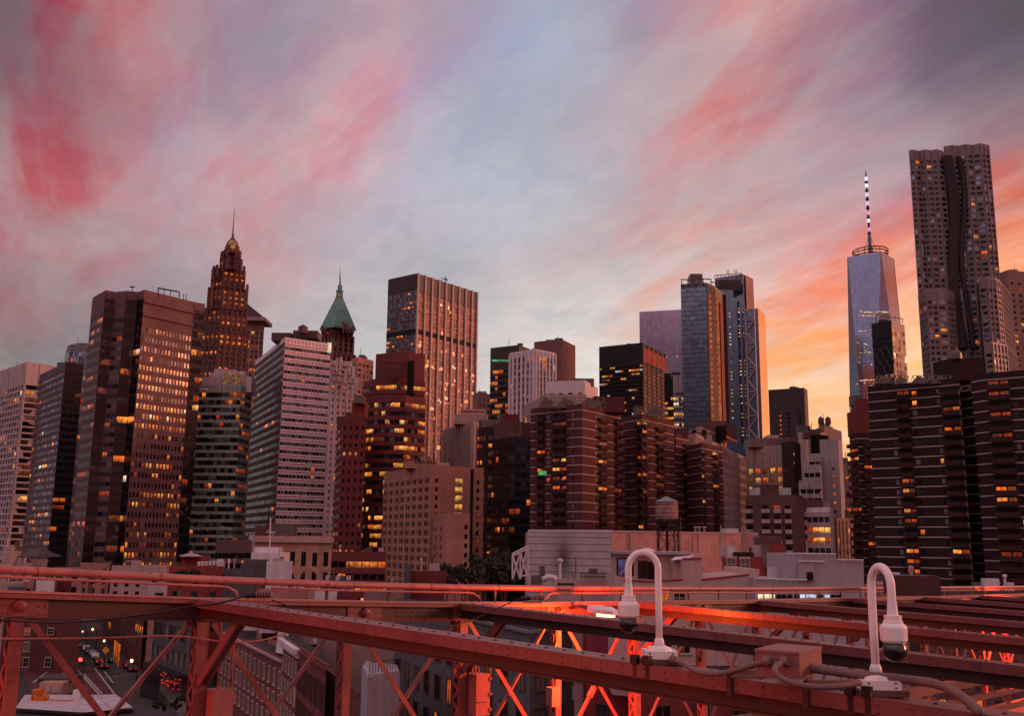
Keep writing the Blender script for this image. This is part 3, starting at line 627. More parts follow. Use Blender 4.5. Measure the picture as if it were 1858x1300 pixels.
# 16 fluted pale building
st=S(bw=3.0,fh=3.7,ww=.5,wh=.7,pl=.02,top=3,vp=('stone_pale',1.2,.8),gl=['g_dark','g_grey'])
wall('stone_pale',(.40,.29,.27),.8,.15)
root,p,z=B('office_building','pale fluted stone office building with planted terraces behind the beige brick block','office building',[(806,778),(858,766),(890,772)],455,1,[st,st],'stone_pale',880)
pbox(root,'upper_storey','stone_pale',824,884,752,770,462,14,0); pbox(root,'upper_storey','panel_pink',838,880,743,754,466,9,0); pbox(root,'band','brick_maroon',838,880,746.5,748,465.8,.3,0)
# 17 dark glass block + brown blank top
st=S(bw=2.2,fh=3.3,ww=.85,wh=.6,pl=.10,top=2,pal=RED,gl=['g_black','g_dark','g_dark','g_grey'],hb=('steel_black',.2))
root,p,z=B('office_building','near black glass building with scattered orange rooms beside the balconied brick towers','office building',[(893,800),(925,793),(966,792)],370,1,[st,st],'steel_black',1045,dep=None)
root,p,z=B('office_building','blank brown brick building rising behind the near black glass block','office building',[(896,768),(912,764),(964,768)],400,1,[None,S(bw=12,fh=16,ww=.25,wh=.25,pl=.7,top=18,pal=['l_amber'],rowvar=0)],'brick_tan_dark',800)
pbox(root,'penthouse','brick_maroon',912,942,752,768,405,8)
st=S(bw=3,fh=3.4,ww=.45,wh=.5,pl=.25,top=2,pal=RED,gl=['g_grey','g_blind','g_dark'])
B('office_building','narrow dark brick building with pale and orange windows behind the fluted building','office building',[(866,778),(882,775),(900,775)],415,1,[st,st],'brick_dark',1010)
B('office_building','small weathered stone building peeping between the pinstripe tower and the black tower','office building',[(858,716),(868,712),(890,716)],700,1,[None,S(bw=5,fh=4,ww=.4,wh=.5,pl=.05)],'stone_tan',760)
# 18-20 centre group
st=S(bw=2.0,fh=3.8,ww=.94,wh=.62,pl=.25,top=14,pal=['l_orange','l_amber'],gl=['g_black','g_dark'],run=.3)
root,p,z=B('office_tower','black glass office tower with one green lit floor left of the white pinstripe tower','office tower',[(890,632),(942,626),(962,634)],640,1,[st,None],'steel_brown_dark',770) if wall('steel_brown_dark',(.05,.035,.04),.5) else 0
b=MB(); q=W(893,656,637); q2=W(926,653,637); b.obox(q,(q2.x-q.x,0,0),(0,1,0),(0,0,1.2),'l_green'); b.build('green_light',root)
st=S(bw=3.3,fh=3.9,ww=.5,wh=.85,pl=.06,top=2.5,pal=['l_amber','l_orange'],vp=('white_paint',1.5,.9),gl=['g_black','g_dark'],rowvar=1)
B('office_tower','white pinstriped office tower standing before the black and brown towers','office tower',[(925,641),(971,633),(1008,641)],560,1,[st,S(bw=3.0,fh=3.9,ww=.6,wh=.8,pl=.22,top=2.5,pal=['l_amber','l_dim','l_cool'],vp=('white_paint',1.1,.9),gl=['g_grey','g_steel','g_dark'])],'white_paint',780)
root,p,z=B('office_tower','plain brown slab tower whose blank right side glows orange','office tower',[(969,621),(1018,615),(1044,628)],720,1,[None,None],'brick_orange_dull',700) if wall('brick_orange_dull',(.20,.10,.09),.8) else 0
# 21 white stepped mid-rise
wm=S(bw=4.5,fh=4,ww=.4,wh=.35,pl=.15,top=3,pal=['l_dim','l_amber'],gl=['g_grey','g_dark'])
root,p,z=B('office_building','white stepped masonry building topped by dark machinery above the balconied towers','office building',[(950,737),(992,716),(1064,716)],420,0,[wm,wm],'stone_pale',790)
root2=root; z0_=0
w,wi,ba=block(root,[WX(992,424,W(1000,706,424).z),WX(1061,418,W(1000,706,424).z),WX(1085,440,W(1000,706,424).z)],z-2,W(1000,697,424).z,'white_paint',[wm,None],zbot=z,pname='upper_storey'); place_reps(root,'window',wi)
pbox(root,'penthouse','gunmetal',1036,1078,687,700,428,8); pbox(root,'penthouse','stone_tan',1008,1028,690,702,428,8)
b=MB(); b=pbox(None,'','l_amber',953,970,758,770,415,.5,b=b,build=False); b.build('lit_opening',root)
# 23 black box tower
st=S(bw=3.0,fh=3.9,ww=.9,wh=.45,pl=.26,top=20,pal=['l_orange','l_amber','l_cool','l_dim','l_yellow'],gl=['g_black'],run=.5,hb=('steel_black',.3)); st2=S(bw=2.6,fh=3.9,ww=.96,wh=.45,pl=.45,top=22,pal=['l_dim','l_orange','l_red'],gl=['g_sunset_deep','g_sunset','g_sunset_deep'],hb=('steel_black',.5),vp=('steel_black',2.2,.8,5),tilt=.03)
root,p,z=B('office_tower','squat black steel office tower with an orange lit louvred right side','office tower',[(1087,630),(1165,622),(1208,643)],950,1,[st,st2],'steel_black',790)
b=MB(); e=(p[2]-p[1]); e.z=0; l=e.length; e.normalize(); n_=Vector((e.y,-e.x,0)); P1=Vector((p[1].x,p[1].y,0))
b.obox(P1+Vector((0,0,z-18))+e*1.0,e*(l-2),n_*.8,Vector((0,0,14)),'brick_orange'); b.build('screen_panel',root)
# 24 flat rose mirror tower
root,p,z=B('glass_tower','flat mirror glass tower tinted rose rising behind the black steel tower','glass tower',[(1160,566),(1237,562)],1150,0,[S(bw=13,fh=4.2,ww=.12,wh=.3,pl=.06,top=16,pal=['l_white','l_cool'],gl=['g_mirror'],rowvar=1)],'curtain_rose',790,dep=40,parapet=0)
st=S(bw=3,fh=4,ww=.95,wh=.5,pl=.7,top=18,pal=['l_amber','l_orange','l_yellow'],gl=['g_dark'])
B('office_building','slim lit office block beside the white glazed block below the rose mirror tower','office building',[(1205,678),(1222,678)],800,0,[st],'steel_black',790,dep=20)
st=S(bw=2.2,fh=4,ww=.8,wh=.6,pl=.22,top=12,pal=['l_yellow','l_white'],gl=['g_mirror','g_steel'])
B('office_building','pale glazed office block in front of the rose mirror tower','office building',[(1221,681),(1240,681)],760,0,[st],'concrete_rose',790,dep=20)
# 25 grey glass residential tower with orange balconies
root,p,z=B('glass_tower','dark grey glass tower with a column of glowing orange balconies','residential tower',[(1235,516),(1282,513),(1296,519),(1310,531)],700,1,[S(bw=3,fh=3.5,ww=.97,wh=.86,pl=.012,top=3,bot=60,pal=['l_dim','l_blue_dim'],gl=['g_steel'],tilt=.004),None,None],'curtain_dark',800,dep=24,parapet=0)
rt=root; D_=690
b=MB()
wi=[]
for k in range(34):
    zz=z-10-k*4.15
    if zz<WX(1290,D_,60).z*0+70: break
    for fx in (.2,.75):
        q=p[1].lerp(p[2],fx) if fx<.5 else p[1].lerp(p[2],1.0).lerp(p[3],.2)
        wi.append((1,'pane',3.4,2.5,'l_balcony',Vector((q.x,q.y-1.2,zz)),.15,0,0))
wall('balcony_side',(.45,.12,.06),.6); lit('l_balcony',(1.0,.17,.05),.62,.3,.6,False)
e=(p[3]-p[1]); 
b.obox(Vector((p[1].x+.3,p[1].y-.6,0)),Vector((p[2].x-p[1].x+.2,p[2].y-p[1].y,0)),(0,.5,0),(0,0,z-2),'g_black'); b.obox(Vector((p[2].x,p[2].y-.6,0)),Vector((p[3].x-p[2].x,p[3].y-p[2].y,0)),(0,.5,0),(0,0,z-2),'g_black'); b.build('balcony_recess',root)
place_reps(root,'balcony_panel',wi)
b=MB(); q=p[3]; q0=p[2]
q1=q0.lerp(q,.62); b.obox(Vector((q1.x,q1.y-1.6,0)),Vector((q.x-q1.x,q.y-q1.y,0)),(0,.6,0),(0,0,z-10),'brick_orange'); b.build('side_fin',root)
pbox(root,'penthouse','gunmetal',1253,1275,497,516,712,10); 
b=MB()
for x0,x1,y in ((1236,1262,507),(1262,1290,505),(1290,1303,512)): b.tube([W(x0,y,700),W(x1,y+2,700)],.4,'steel_black',4)
for x in (1237,1248,1262,1276,1290,1302): b.tube([W(x,518,700),W(x,506,700)],.35,'steel_black',4)
b.build('roof_frame',root)
# 26 tall braced glass tower
D3=1150
root,p,z=B('glass_tower','tall blue glass tower with exposed white diagonal bracing and a gold right edge','glass tower',[(1297,505),(1347,497),(1352,500),(1364,506)],D3,1,[S(bw=14,fh=4.2,ww=.14,wh=.4,pl=.5,top=36,pal=['l_white','l_yellow'],gl=['g_steel','g_mirror'],run=.3,margin=0,rowvar=1),None,None],'curtain_blue',800,dep=45,parapet=0)
zz=z
b=MB(); 
def plate(b,x0,x1,yt,yb,D,m,th=.6): 
    a=W(x0,yb,D);c=W(x1,yb,D);zt=W((x0+x1)/2,yt,D).z; b.obox(a,Vector((c.x-a.x,0,0)),(0,th,0),(0,0,zt-a.z),m)
a=Wz(1352,500,z);c=WX(1366,1175,z)
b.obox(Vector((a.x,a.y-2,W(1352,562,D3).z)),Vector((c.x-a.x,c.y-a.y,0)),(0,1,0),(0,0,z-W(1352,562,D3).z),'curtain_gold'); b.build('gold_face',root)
pts=[WX(1350,1138,W(1360,562,1138).z),WX(1375,1132,W(1360,562,1138).z),WX(1388,1165,W(1360,562,1138).z)]
z2=pts[0].z; b=MB(); b.prism([(q.x,q.y) for q in pts]+[(pts[2].x,pts[2].y+30),(pts[0].x,pts[0].y+30)],0,z2,'curtain_grey'); b.build('lower_wing',root)
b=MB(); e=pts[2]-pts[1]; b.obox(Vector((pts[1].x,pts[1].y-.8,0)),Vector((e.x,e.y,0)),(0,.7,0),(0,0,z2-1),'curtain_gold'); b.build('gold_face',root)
b=MB(); L0=pts[0];L1=pts[1]; dx=.72
zlo=W(1355,800,1135).z; xa=Vector((L0.x+1,L0.y-2,0)); xb=Vector((L0.x+(L1.x-L0.x)*.68,L1.y-2,0))
b.tube([xa+Vector((0,0,zlo)),xa+Vector((0,0,z2))],.8,'pier_silver',4); b.tube([xb+Vector((0,0,zlo)),xb+Vector((0,0,z2))],.8,'pier_silver',4)
n=11; hh=(z2-zlo)/n
for k in range(n):
    A,C=(xa,xb) if k%2==0 else (xb,xa); b.tube([A+Vector((0,0,z2-k*hh)),C+Vector((0,0,z2-(k+1)*hh))],.75,'pier_silver',4); 
    if k%2: b.tube([xa+Vector((0,0,z2-k*hh)),xb+Vector((0,0,z2-k*hh))],.6,'pier_silver',4)
b.build('diagonal_brace',root)
b=MB(); 
plate(b,1318,1325,535,800,1143,'g_black'); b.build('dark_slot',root)
b=MB(); plate(b,1299,1345,508,526,1144,'louvre'); b.build('plant_louvre',root)
b=MB()
for x in range(1297,1348,5): b.tube([W(x,506,1148),W(x,499,1148)],.35,'steel_brown',4)
b.tube([W(1297,500,1148),W(1346,496,1148)],.5,'steel_brown',4)
for x in (1320,1334):
    for dx in (0,3): b.tube([W(x+dx,497,1148),W(x+dx-1,490,1148)],.4,'steel_black',4)
b.build('roof_screen',root)
# 27 dark brown tower
root,p,z=B('office_tower','plain dark office tower with a dotted column of lights before the orange sky','office tower',[(1394,708),(1459,704),(1465,708)],900,1,[[(.25,None),(.38,S(bw=9,fh=4.2,ww=.35,wh=.45,pl=0,top=22,gl=['l_orange'],rowvar=0)),(1,S(bw=9,fh=4.2,ww=.3,wh=.4,pl=.04,top=20,gl=['g_black'])) ],None],'steel_brown_dark',800,parapet=1)
# 31b lattice braced dark tower in front of the spire tower
root,p,z=B('office_tower','dark glass tower with diamond bracing standing before the antenna topped tower','office tower',[(1581,588),(1617,581),(1641,590)],600,1,[S(bw=4,fh=4,ww=.8,wh=.6,pl=.06,top=4,bot=80,gl=['g_black','g_dark']),S(bw=4.2,fh=5,ww=.85,wh=.8,pl=.15,top=4,pal=['l_dim','l_orange'],gl=['g_sunset','g_black','g_black'],tilt=.03)],'steel_black',700)
b=MB(); A=p[0]; C=p[1]
for r_ in range(3):
    for q in range(3):
        u0=A.lerp(C,q/3);u1=A.lerp(C,(q+1)/3); z0_=z-16-r_*9; z1_=z0_-9; o=Vector((0,-.8,0))
        b.tube([Vector((u0.x,u0.y,z0_))+o,Vector((u1.x,u1.y,z1_))+o],.3,'spandrel_grey',4); b.tube([Vector((u1.x,u1.y,z0_))+o,Vector((u0.x,u0.y,z1_))+o],.3,'spandrel_grey',4)
b.build('diamond_brace',root)
gantry(root,1590,1638,572,586,602,'crane_frame',.2)
# 29 antenna tower
root=thing('glass_skyscraper','tapering blue glass skyscraper with a ring and a tall lit antenna mast','skyscraper',(W(1577,800,1230).x,1230,0))
c=W(1593,700,1255); zt=W(1573,456,1225).z; Rr=31.0; a0=math.radians(-90+4)
Tq=[Vector((c.x+Rr*math.cos(a0+k*math.pi/2),c.y+Rr*math.sin(a0+k*math.pi/2),zt)) for k in range(4)]
Bq=[Vector((c.x+Rr*1.41*math.cos(a0+math.pi/4+k*math.pi/2),c.y+Rr*1.41*math.sin(a0+math.pi/4+k*math.pi/2),20)) for k in range(4)]
b=MB()
def tri(b,p,q,r,m):
    e=(q-p).normalized() if abs((q-p).z)<1 else None
    base=(q-p) if e else (r-q)
    e=base.normalized(); u=lambda v:(v.dot(e),v.z)
    i=len(b.v); b.v+=[tuple(p),tuple(q),tuple(r)]; b.f.append((i,i+1,i+2)); b.mi.append(b.mat(m)); b.uv[len(b.f)-1]=[u(p),u(q),u(r)]
for k in range(4):
    n1_=(k+1)%4
    tri(b,Tq[n1_],Tq[k],Bq[k],'curtain_tower'); 
    e=Bq[n1_]-Bq[k]; i=len(b.v); b.v+=[tuple(Bq[k]),tuple(Bq[n1_]),tuple(Tq[n1_])]; b.f.append((i,i+1,i+2)); b.mi.append(b.mat('curtain_tower2')); en=e.normalized(); b.uv[len(b.f)-1]=[(v.dot(en),v.z) for v in (Bq[k],Bq[n1_],Tq[n1_])]
curtain('curtain_tower',(.27,.33,.50),3.0,4.0,.06,.45,.10,.92); curtain('curtain_tower2',(.20,.26,.40),3.0,4.0,.06,.45,.10,.92)
b.poly(Tq,'roof_dark'); b.build('wall',root)
b=MB()
for k in range(4): b.tube([Bq[k],Tq[k]],.5,'pier_silver',4); b.tube([Bq[k],Tq[(k+1)%4]],.5,'pier_silver',4)
b.build('edge_trim',root)
wi=[]
for k in range(90):
    f=R.random()**1.3*.62+.30; f=1-f if False else f; side=R.choice((-1,1)); zz=zt*(1-f)+10; x=1555+R.random()*66
    q=WX(x,1222,zz); wi.append((1,'pane',1.6,1.3,R.choice(['l_white','l_cool','l_white','l_amber']),q,R.uniform(-.1,.1),0,0))
for y,n in ((566,20),(573,12),(600,10),(640,16),(690,20)):
    for k in range(n): q=W(1562+k*2.6 if n>=20 else 1560+k*4+R.uniform(-2,2),y+R.uniform(-.5,1.5),1221); wi.append((1,'pane',2.4,1.2,R.choice(['l_amber','l_yellow','l_white']),q,0,0,0))
place_reps(root,'window',wi)
b=MB(); 
for r_,h0,h1 in ((21,2,3.5),(22,6,7.0),(22,9.5,10.5)):
    for t in range(28):
        a=2*math.pi*t/28;a2=2*math.pi*(t+1)/28; cc=Vector((c.x,c.y,zt)); b.tube([cc+Vector((r_*math.cos(a),r_*math.sin(a),h0)),cc+Vector((r_*math.cos(a2),r_*math.sin(a2),h0))],.75,'steel_black',4,False)
for t in range(14):
    a=2*math.pi*t/14; cc=Vector((c.x,c.y,zt)); b.tube([cc+Vector((21*math.cos(a),21*math.sin(a),0)),cc+Vector((22*math.cos(a),22*math.sin(a),10)) ],.5,'steel_black',4)
b.build('roof_ring',root)
b=MB(); ztip=W(1566,309,1255).z; h=ztip-zt
b.tube([Vector((c.x,c.y,zt)),Vector((c.x,c.y,zt+h*.30))],[3.2,1.6],'spandrel_blue',8); b.tube([Vector((c.x,c.y,zt+h*.3)),Vector((c.x,c.y,zt+h*.95)),Vector((c.x,c.y,zt+h))],[1.5,1.0,.15],'steel_black',8)
for t in range(4):
    a=t*math.pi/2+.4; b.tube([Vector((c.x+14*math.cos(a),c.y+14*math.sin(a),zt+3)),Vector((c.x,c.y,zt+h*.27))],.16,'steel_black',4)
for f in (.27,.45,.56,.66,.76,.86): b.lathe((c.x,c.y,zt+h*f),[(2.6,0),(2.6,1.2),(1.2,2.2)],'steel_black',8)
b.build('mast',root)
wi=MB()
lit('l_mast',(.80,.72,1.0),1.4,.3,.8,False); lit('l_mast_rose',(1.0,.30,.75),1.0,.3,.8,False)
for i,f in enumerate((.30,.40,.49,.60,.70,.80,.88)):
    b=MB(); b.lathe((c.x,c.y,zt+h*f),[(1.9,0),(2.1,2.2),(1.6,5.0)],'l_mast_rose' if i in (0,2) else 'l_mast',8); b.build('mast_light',root)
# 31 rippled steel tower
D8=549
z8=W(1770,262,D8).z
def wob(xs,D,amp,seed):
    r=random.Random(seed); return [(x,0,D+amp*math.sin(i*1.35+seed)+(i-len(xs)/2)*.6) for i,x in enumerate(xs)]
sg=S(bw=3.3,fh=3.25,ww=.70,wh=.62,pl=.05,top=5,pal=['l_orange','l_amber','l_dim'],gl=['g_dark','g_black','g_grey','g_steel'],vp=('steel_fold',.55,.5),hb=('steel_fold',.25),run=.6,rowvar=1,tilt=.02)
root=thing('rippled_skyscraper','tall rippled steel apartment skyscraper with folded facade at the right','skyscraper',(W(1720,900,D8).x,D8,0))
ch=[(1649,0,551),(1658,0,550),(1668,0,551.5),(1677,0,549.5),(1690,0,550.5),(1700,0,549),(1711,0,551)]
a,z,p=block_px(root,ch,(1680,272,548),0,'steel_fold',[sg]*6,26,700,parapet=1); wi=a
ch=[(1712,0,552.5),(1728,0,550),(1740,0,551),(1752,0,548.5),(1764,0,549.5),(1778,0,547),(1794,0,549)]
a,z,p=block_px(root,ch,(1760,261,546),0,'steel_fold',[sg]*6,26,700,parapet=1,pname='right_wall'); wi+=a
a,z,p=block_px(root,[(1700,0,563),(1722,0,563)],(1710,290,560),0,'granite_dark',[S(bw=3,fh=3.25,ww=.7,wh=.6,pl=.03,top=6,gl=['g_black'])],20,700,pname='recess_wall'); wi+=a
ch=[(1667,0,552),(1680,0,541),(1700,0,540),(1716,0,540),(1730,0,546)]
a,z,p=block_px(root,ch,(1690,528,541),0,'steel_fold',[sg]*4,20,700,pname='lower_wall'); wi+=a
ch=[(1776,0,541),(1790,0,538),(1806,0,540),(1814,0,545),(1834,0,575)]
a,z,p=block_px(root,ch,(1800,508,541),0,'steel_fold',[sg]*4,20,700,pname='lower_wall'); wi+=a
a,z,p=block_px(root,[(1786,0,532),(1800,0,531),(1826,0,538),(1846,0,572)],(1800,624,532),0,'steel_fold',[sg]*3,20,700,pname='base_wall'); wi+=a
place_reps(root,'window',wi)
b=MB()
ys=list(range(285,640,12))
for i in range(len(ys)-1):
    f=lambda y: 1716+28*((y-285)/355.0)+7*math.sin((y-285)/52.0)
    x0=f(ys[i]);x1=f(ys[i+1]); A=W(x0,ys[i],551);C=W(x1,ys[i+1],551); b.tube([A,C],3.6,'fold_dark',6,False)
    A=W(x0+20+4*math.sin(ys[i]/40),ys[i],549.5);C=W(x1+20+4*math.sin(ys[i+1]/40),ys[i+1],549.5); b.tube([A,C],1.5,'fold_dark',6,False)
wall('fold_dark',(.035,.025,.03),.7,.15); b.build('fold',root)
# 32 dark tower behind right
B('office_tower','dim stone tower with a few lit windows at the right edge behind the rippled skyscraper','office tower',[(1812,496),(1828,490),(1868,494)],640,1,[None,S(bw=6,fh=4,ww=.4,wh=.5,pl=.22,top=6,pal=WARM,gl=['g_dark','g_black'])],'stone_tan',690)
B('office_building','small dark block with rooftop lamps between the two balconied estates','office building',[(1545,742),(1553,724),(1580,724)],420,1,[None,S(bw=5,fh=4,ww=.35,wh=.4,pl=.4,pal=['l_orange'])],'brick_maroon',790)
# ------------------------------------------------------------ balconied brick estate towers
BK=dict(fh=2.78,top=1.3,hb=('slab_pale',.16,.30),rowvar=0)
bk=S(bw=60,ww=.001,wh=.85,pl=0,gl=['g_black'],**BK)              # plain brick with floor bands
bl=S(bw=4.6,ww=.86,wh=.62,pl=.24,pal=RED+['l_amber','l_yellow'],gl=['g_black']*4+['g_dark'],balc='brick_dark',run=.9,sub=[(-.2,.42),(.25,.34)],**BK)
bs=S(bw=2.6,ww=.5,wh=.48,pl=.05,pal=['l_amber','l_orange'],gl=['g_dark','g_blind','g_grey'],run=.9,**BK)
def estate(label,chain,D,ai,fl,frr,yb=965,name='apartment_tower',dark='brick_dark',lite='brick_estate'):
    root,p,z=B(name,label,'apartment tower',chain,D,ai,[fl,frr],lite,yb,group='balconied brick towers',parapet=.6)
    return root,p,z
wall('brick_estate',(.115,.034,.034),.85,.15,brick=(.5,.22,.02,.75))
def strutframe(root,xs,yt,yb,D,name='roof_truss'):
    b=MB()
    for x0,x1 in xs:
        n=5; w=(x1-x0)
        for k in range(n):
            a=W(x0+w*k/n,yb,D);c=W(x0+w*(k+1)/n,yb,D); h=W(x0+w*(k+.55)/n,yt,D+2)
            b.tube([a,h],.09,'gunmetal',4);b.tube([h,c],.09,'gunmetal',4); b.tube([a,c],.09,'gunmetal',4)
            if k: b.tube([hp,h],.09,'gunmetal',4)
            hp=h
        b.poly([W(x0,yb,D),W(x0+w*.35,yt,D+2),W(x0+w*.9,yt+8,D+2.5),W(x0+w*.6,yb+1,D+.5)],'steel_brown')
    return b.build(name,root)
Fl=[(.13,bk),(.30,bl),(.42,bs),(.72,bl),(.80,bk),(.86,bs),(1,bk)]; Fr=[(.30,bk),(.38,bs),(.62,bl),(.80,bk),(1,bl)]
root,p,z=estate('balconied brick tower with a green lit window left of the rooftop water tank',[(963,742),(1056,733),(1127,750)],300,1,Fl,Fr,972)
strutframe(root,[(976,1010),(1008,1048),(1048,1100)],722,740,303); pbox(root,'penthouse','brick_estate',1078,1134,720,748,312,9,.1)
b=MB(); q=W(984,858,296); b.obox(q-Vector((1.2,1.3,.9)),(2.4,0,0),(0,.2,0),(0,0,1.2),'l_green'); b.build('green_light',root)
root,p,z=estate('balconied brick tower directly behind the rooftop water tank',[(1128,758),(1165,752),(1222,765)],322,1,[(.75,bk),(1,bl)],[(.14,bl),(.40,bk),(.66,bl),(1,bk)],972)
strutframe(root,[(1148,1168),(1168,1212)],738,756,325)
root,p,z=estate('narrow stepped balconied brick block behind the water tank tower',[(1218,792),(1226,786),(1249,791)],345,1,[bk],[(.55,bk),(1,bl)],972); pbox(root,'penthouse','brick_estate',1222,1248,778,792,350,6)
root,p,z=estate('shorter balconied brick block left of the cream corniced building',[(1245,811),(1272,804),(1311,812)],335,1,[bk],[(.14,bl),(.5,bk),(.78,bl),(1,bk)],972)
# big right estate
Fb=[(.20,bk),(.27,bs),(.36,bl),(.42,bs),(.60,bk),(.66,bs),(.80,bl),(1,bk)]
root,p,z=estate('huge near dark brick balconied tower right of centre with a row of roof trusses',[(1574,702),(1740,686)],272,1,[(.24,bk),(.32,bs),(.47,bl),(.56,bs),(.74,bk),(.80,bs),(1,bl)],[bk],1075,dark='brick_dark',lite='brick_night')if wall('brick_night',(.032,.013,.016),.85,.15,brick=(.5,.22,.02,.75)) else 0
z9=z; pr9=[WX(1737,292,z-1.5),WX(1768,286,z-1.5)]; w,wi,ba=block(root,pr9,0,z-1.5,'brick_night',[bk],dep=12,zbot=12,pname='recess_wall'); place_reps(root,'window',wi)
strutframe(root,[(1588,1620),(1622,1650),(1652,1690),(1690,1728)],682,696,275); pbox(root,'penthouse','brick_night',1730,1790,650,690,284,10,.2); 
b=MB(); a=W(1736,652,283); b.lathe(a,[(1.5,0),(1.5,1.6),(1.0,2.4)],'gunmetal',10); b.build('roof_vent',root)
root,p,z=estate('dark brick balconied wing filling the right edge of the city',[(1762,682),(1782,678),(1900,668)],262,1,[bk],[(.05,bk),(.42,bl),(.55,bs),(1,bk)],1075,lite='brick_night')
root,p,z=estate('dark balconied brick block partly hidden by the huge tower at right',[(1541,790),(1556,786),(1582,787)],330,1,[(1,bl)],[(.3,bk),(1,bl)],1040,lite='brick_night')
pbox(root,'penthouse','brick_maroon',1553,1576,745,790,338,8)
# ------------------------------------------------------------ middle distance right of the water tank
st=S(bw=3.2,fh=3.9,ww=.62,wh=.62,pl=.04,top=4.5,pal=['l_dim','l_amber'],gl=['g_dark','g_grey'],hb=('stone_cream',.35),vp=('stone_cream',1.1,.45))
root,p,z=B('office_building','old cream stone office building with cornices and rows of piers behind the brick estate','office building',[(1246,792),(1262,786),(1352,830)],365,1,[st,st],'stone_cream',1000,parapet=1.5)
b=MB(); a=W(1250,800,380);c=W(1292,800,380);zt=W(1268,774,380).z;ze=W(1268,786,380).z; L=c.x-a.x
b.box(a.x,c.x,380,396,a.z-6,ze,'stone_cream')
b.poly([(a.x-1,379.5,ze),(c.x+1,379.5,ze),((a.x+c.x)/2,379.5,zt)],'stone_cream'); b.poly([(a.x-1,379.5,ze),((a.x+c.x)/2,379.5,zt),((a.x+c.x)/2,397,zt),(a.x-1,397,ze)],'roof_slate'); b.poly([(c.x+1,379.5,ze),(c.x+1,397,ze),((a.x+c.x)/2,397,zt),((a.x+c.x)/2,379.5,zt)],'roof_slate')
for x in (1256,1274): 
    q=W(x,796,379.7); b.box(q.x,q.x+1.6,379.5,380,q.z,q.z+3.2,'g_black')
b.build('gable_house',root)
b=MB(); b=pbox(None,'','brick_tan_dark',1288,1322,764,802,410,15,.3,b=b,build=False); b=pbox(None,'','g_dark',1316,1340,772,800,405,10,.5,b=b,build=False); b.build('penthouse',root)
b=MB()
for k in range(7): q=W(1318+k*3,795+k*1.4,372); b.box(q.x,q.x+.5,q.y,q.y+.3,q.z,q.z+.6,'l_orange')
b.build('string_light',root)
st=S(bw=3.3,fh=4.0,ww=.62,wh=.58,pl=.95,top=8,pal=['l_yellow','l_amber','l_orange','l_dim'],gl=['g_grey','g_dark'],run=.6,hb=('stone_cream',.3),vp=('stone_cream',1.0,.4),rowvar=0)
root,p,z=B('office_building','beige stone office building with several brightly lit floors beyond the brown balcony block','office building',[(1354,812),(1421,808),(1450,812)],430,1,[st,S(bw=5,fh=4,ww=.3,wh=.4,pl=.12,gl=['g_black'])],'stone_cream',925)
pbox(root,'upper_storey','gunmetal',1362,1436,796,812,436,12); pbox(root,'penthouse','slab_pale',1394,1414,790,798,440,8)
st=S(bw=3,fh=3.6,ww=.3,wh=.4,pl=.16,top=3,pal=['l_orange','l_amber'],gl=['g_black','g_dark'])
root,p,z=B('office_building','narrow black office building with sparse lit windows beside the beige lit one','office building',[(1418,806),(1438,800),(1452,806)],415,1,[None,st],'steel_black',930)
B('office_building','grey windowless block with a white top left of the stepped white building','office building',[(1448,786),(1462,782),(1500,786)],470,1,[None,S(bw=6,fh=5,ww=.25,wh=.3,pl=.1)],'stone_pale',900)
root,p,z=B('office_building','stone building with a pair of round roof tanks against the orange sky','office building',[(1474,782),(1494,772),(1527,783)],480,1,[S(bw=6,fh=4,ww=.3,wh=.4,pl=.1),None],'stone_tan',900)
tank(root,1490,756,776,5,478,'brick_tan_dark','roof_tank'); tank(root,1503,756,776,5,478,'brick_tan_dark','roof_tank')
B('office_building','black blank slab in front of the building with the pair of roof tanks','office building',[(1466,792),(1470,789),(1503,791)],440,1,[None,None],'steel_black',900)
# stepped white apartment house
wall('white_dim',(.36,.30,.32),.8,.15)
root=thing('apartment_block','white stepped apartment house with dark ribbon windows descending to the right of centre','apartment block',(W(1480,950,330).x,330,0))
st=S(bw=2.2,fh=3.0,ww=.85,wh=.5,pl=.14,top=1.2,pal=['l_amber','l_yellow','l_orange'],gl=['g_dark','g_black','g_grey'],hb=('white_dim',.2),run=.8); wi=[]
for (x0,x1,xr,yt,D,y2) in ((1487,1521,1528,803,352,1005),(1467,1489,1490,829,346,1005),(1458,1488,1490,849,342,1005),(1449,1490,1492,878,336,1005)):
    sx=None if x0==1487 else st
    a,z,p=block_px(root,[(x0,0,D),(x1,0,D-3),(xr,0,D+8)],(x0+5,yt,D),0,'white_dim',[sx if sx else [(.55,None),(.8,S(bw=2.5,fh=3.0,ww=.4,wh=.4,pl=.5,top=8,pal=['l_orange'],gl=['g_dark'])),(1,None)],None],12,1000,pname='wall'); wi+=a
place_reps(root,'window',wi)
pbox(root,'dark_opening','g_black',1505,1514,818,825,351,.5); 
root=thing('apartment_block','brown concrete balcony block with pale ledges next to the white stepped apartment house','apartment block',(W(1400,980,300).x,300,0))
st=S(bw=4.6,fh=3.0,ww=.8,wh=.55,pl=.04,top=1.5,pal=['l_orange','l_red'],gl=['g_black','g_dark'],balc='slab_pale',run=.9); wi=[];ba=[]
z=W(1380,905,300).z; p=[WX(1352,303,z),WX(1380,298,z),WX(1442,296,z),WX(1458,300,z)]
w,a,q=block(root,p,0,z,'brick_tan_dark',[[(.5,st),(1,None)],[(.25,st),(.36,None),(.58,st),(.68,None),(.88,st),(1,None)],[(1,None)]],dep=18,zbot=W(1400,1015,300).z); wi+=a; ba+=q
place_reps(root,'window',wi); place_reps(root,'balcony',ba)
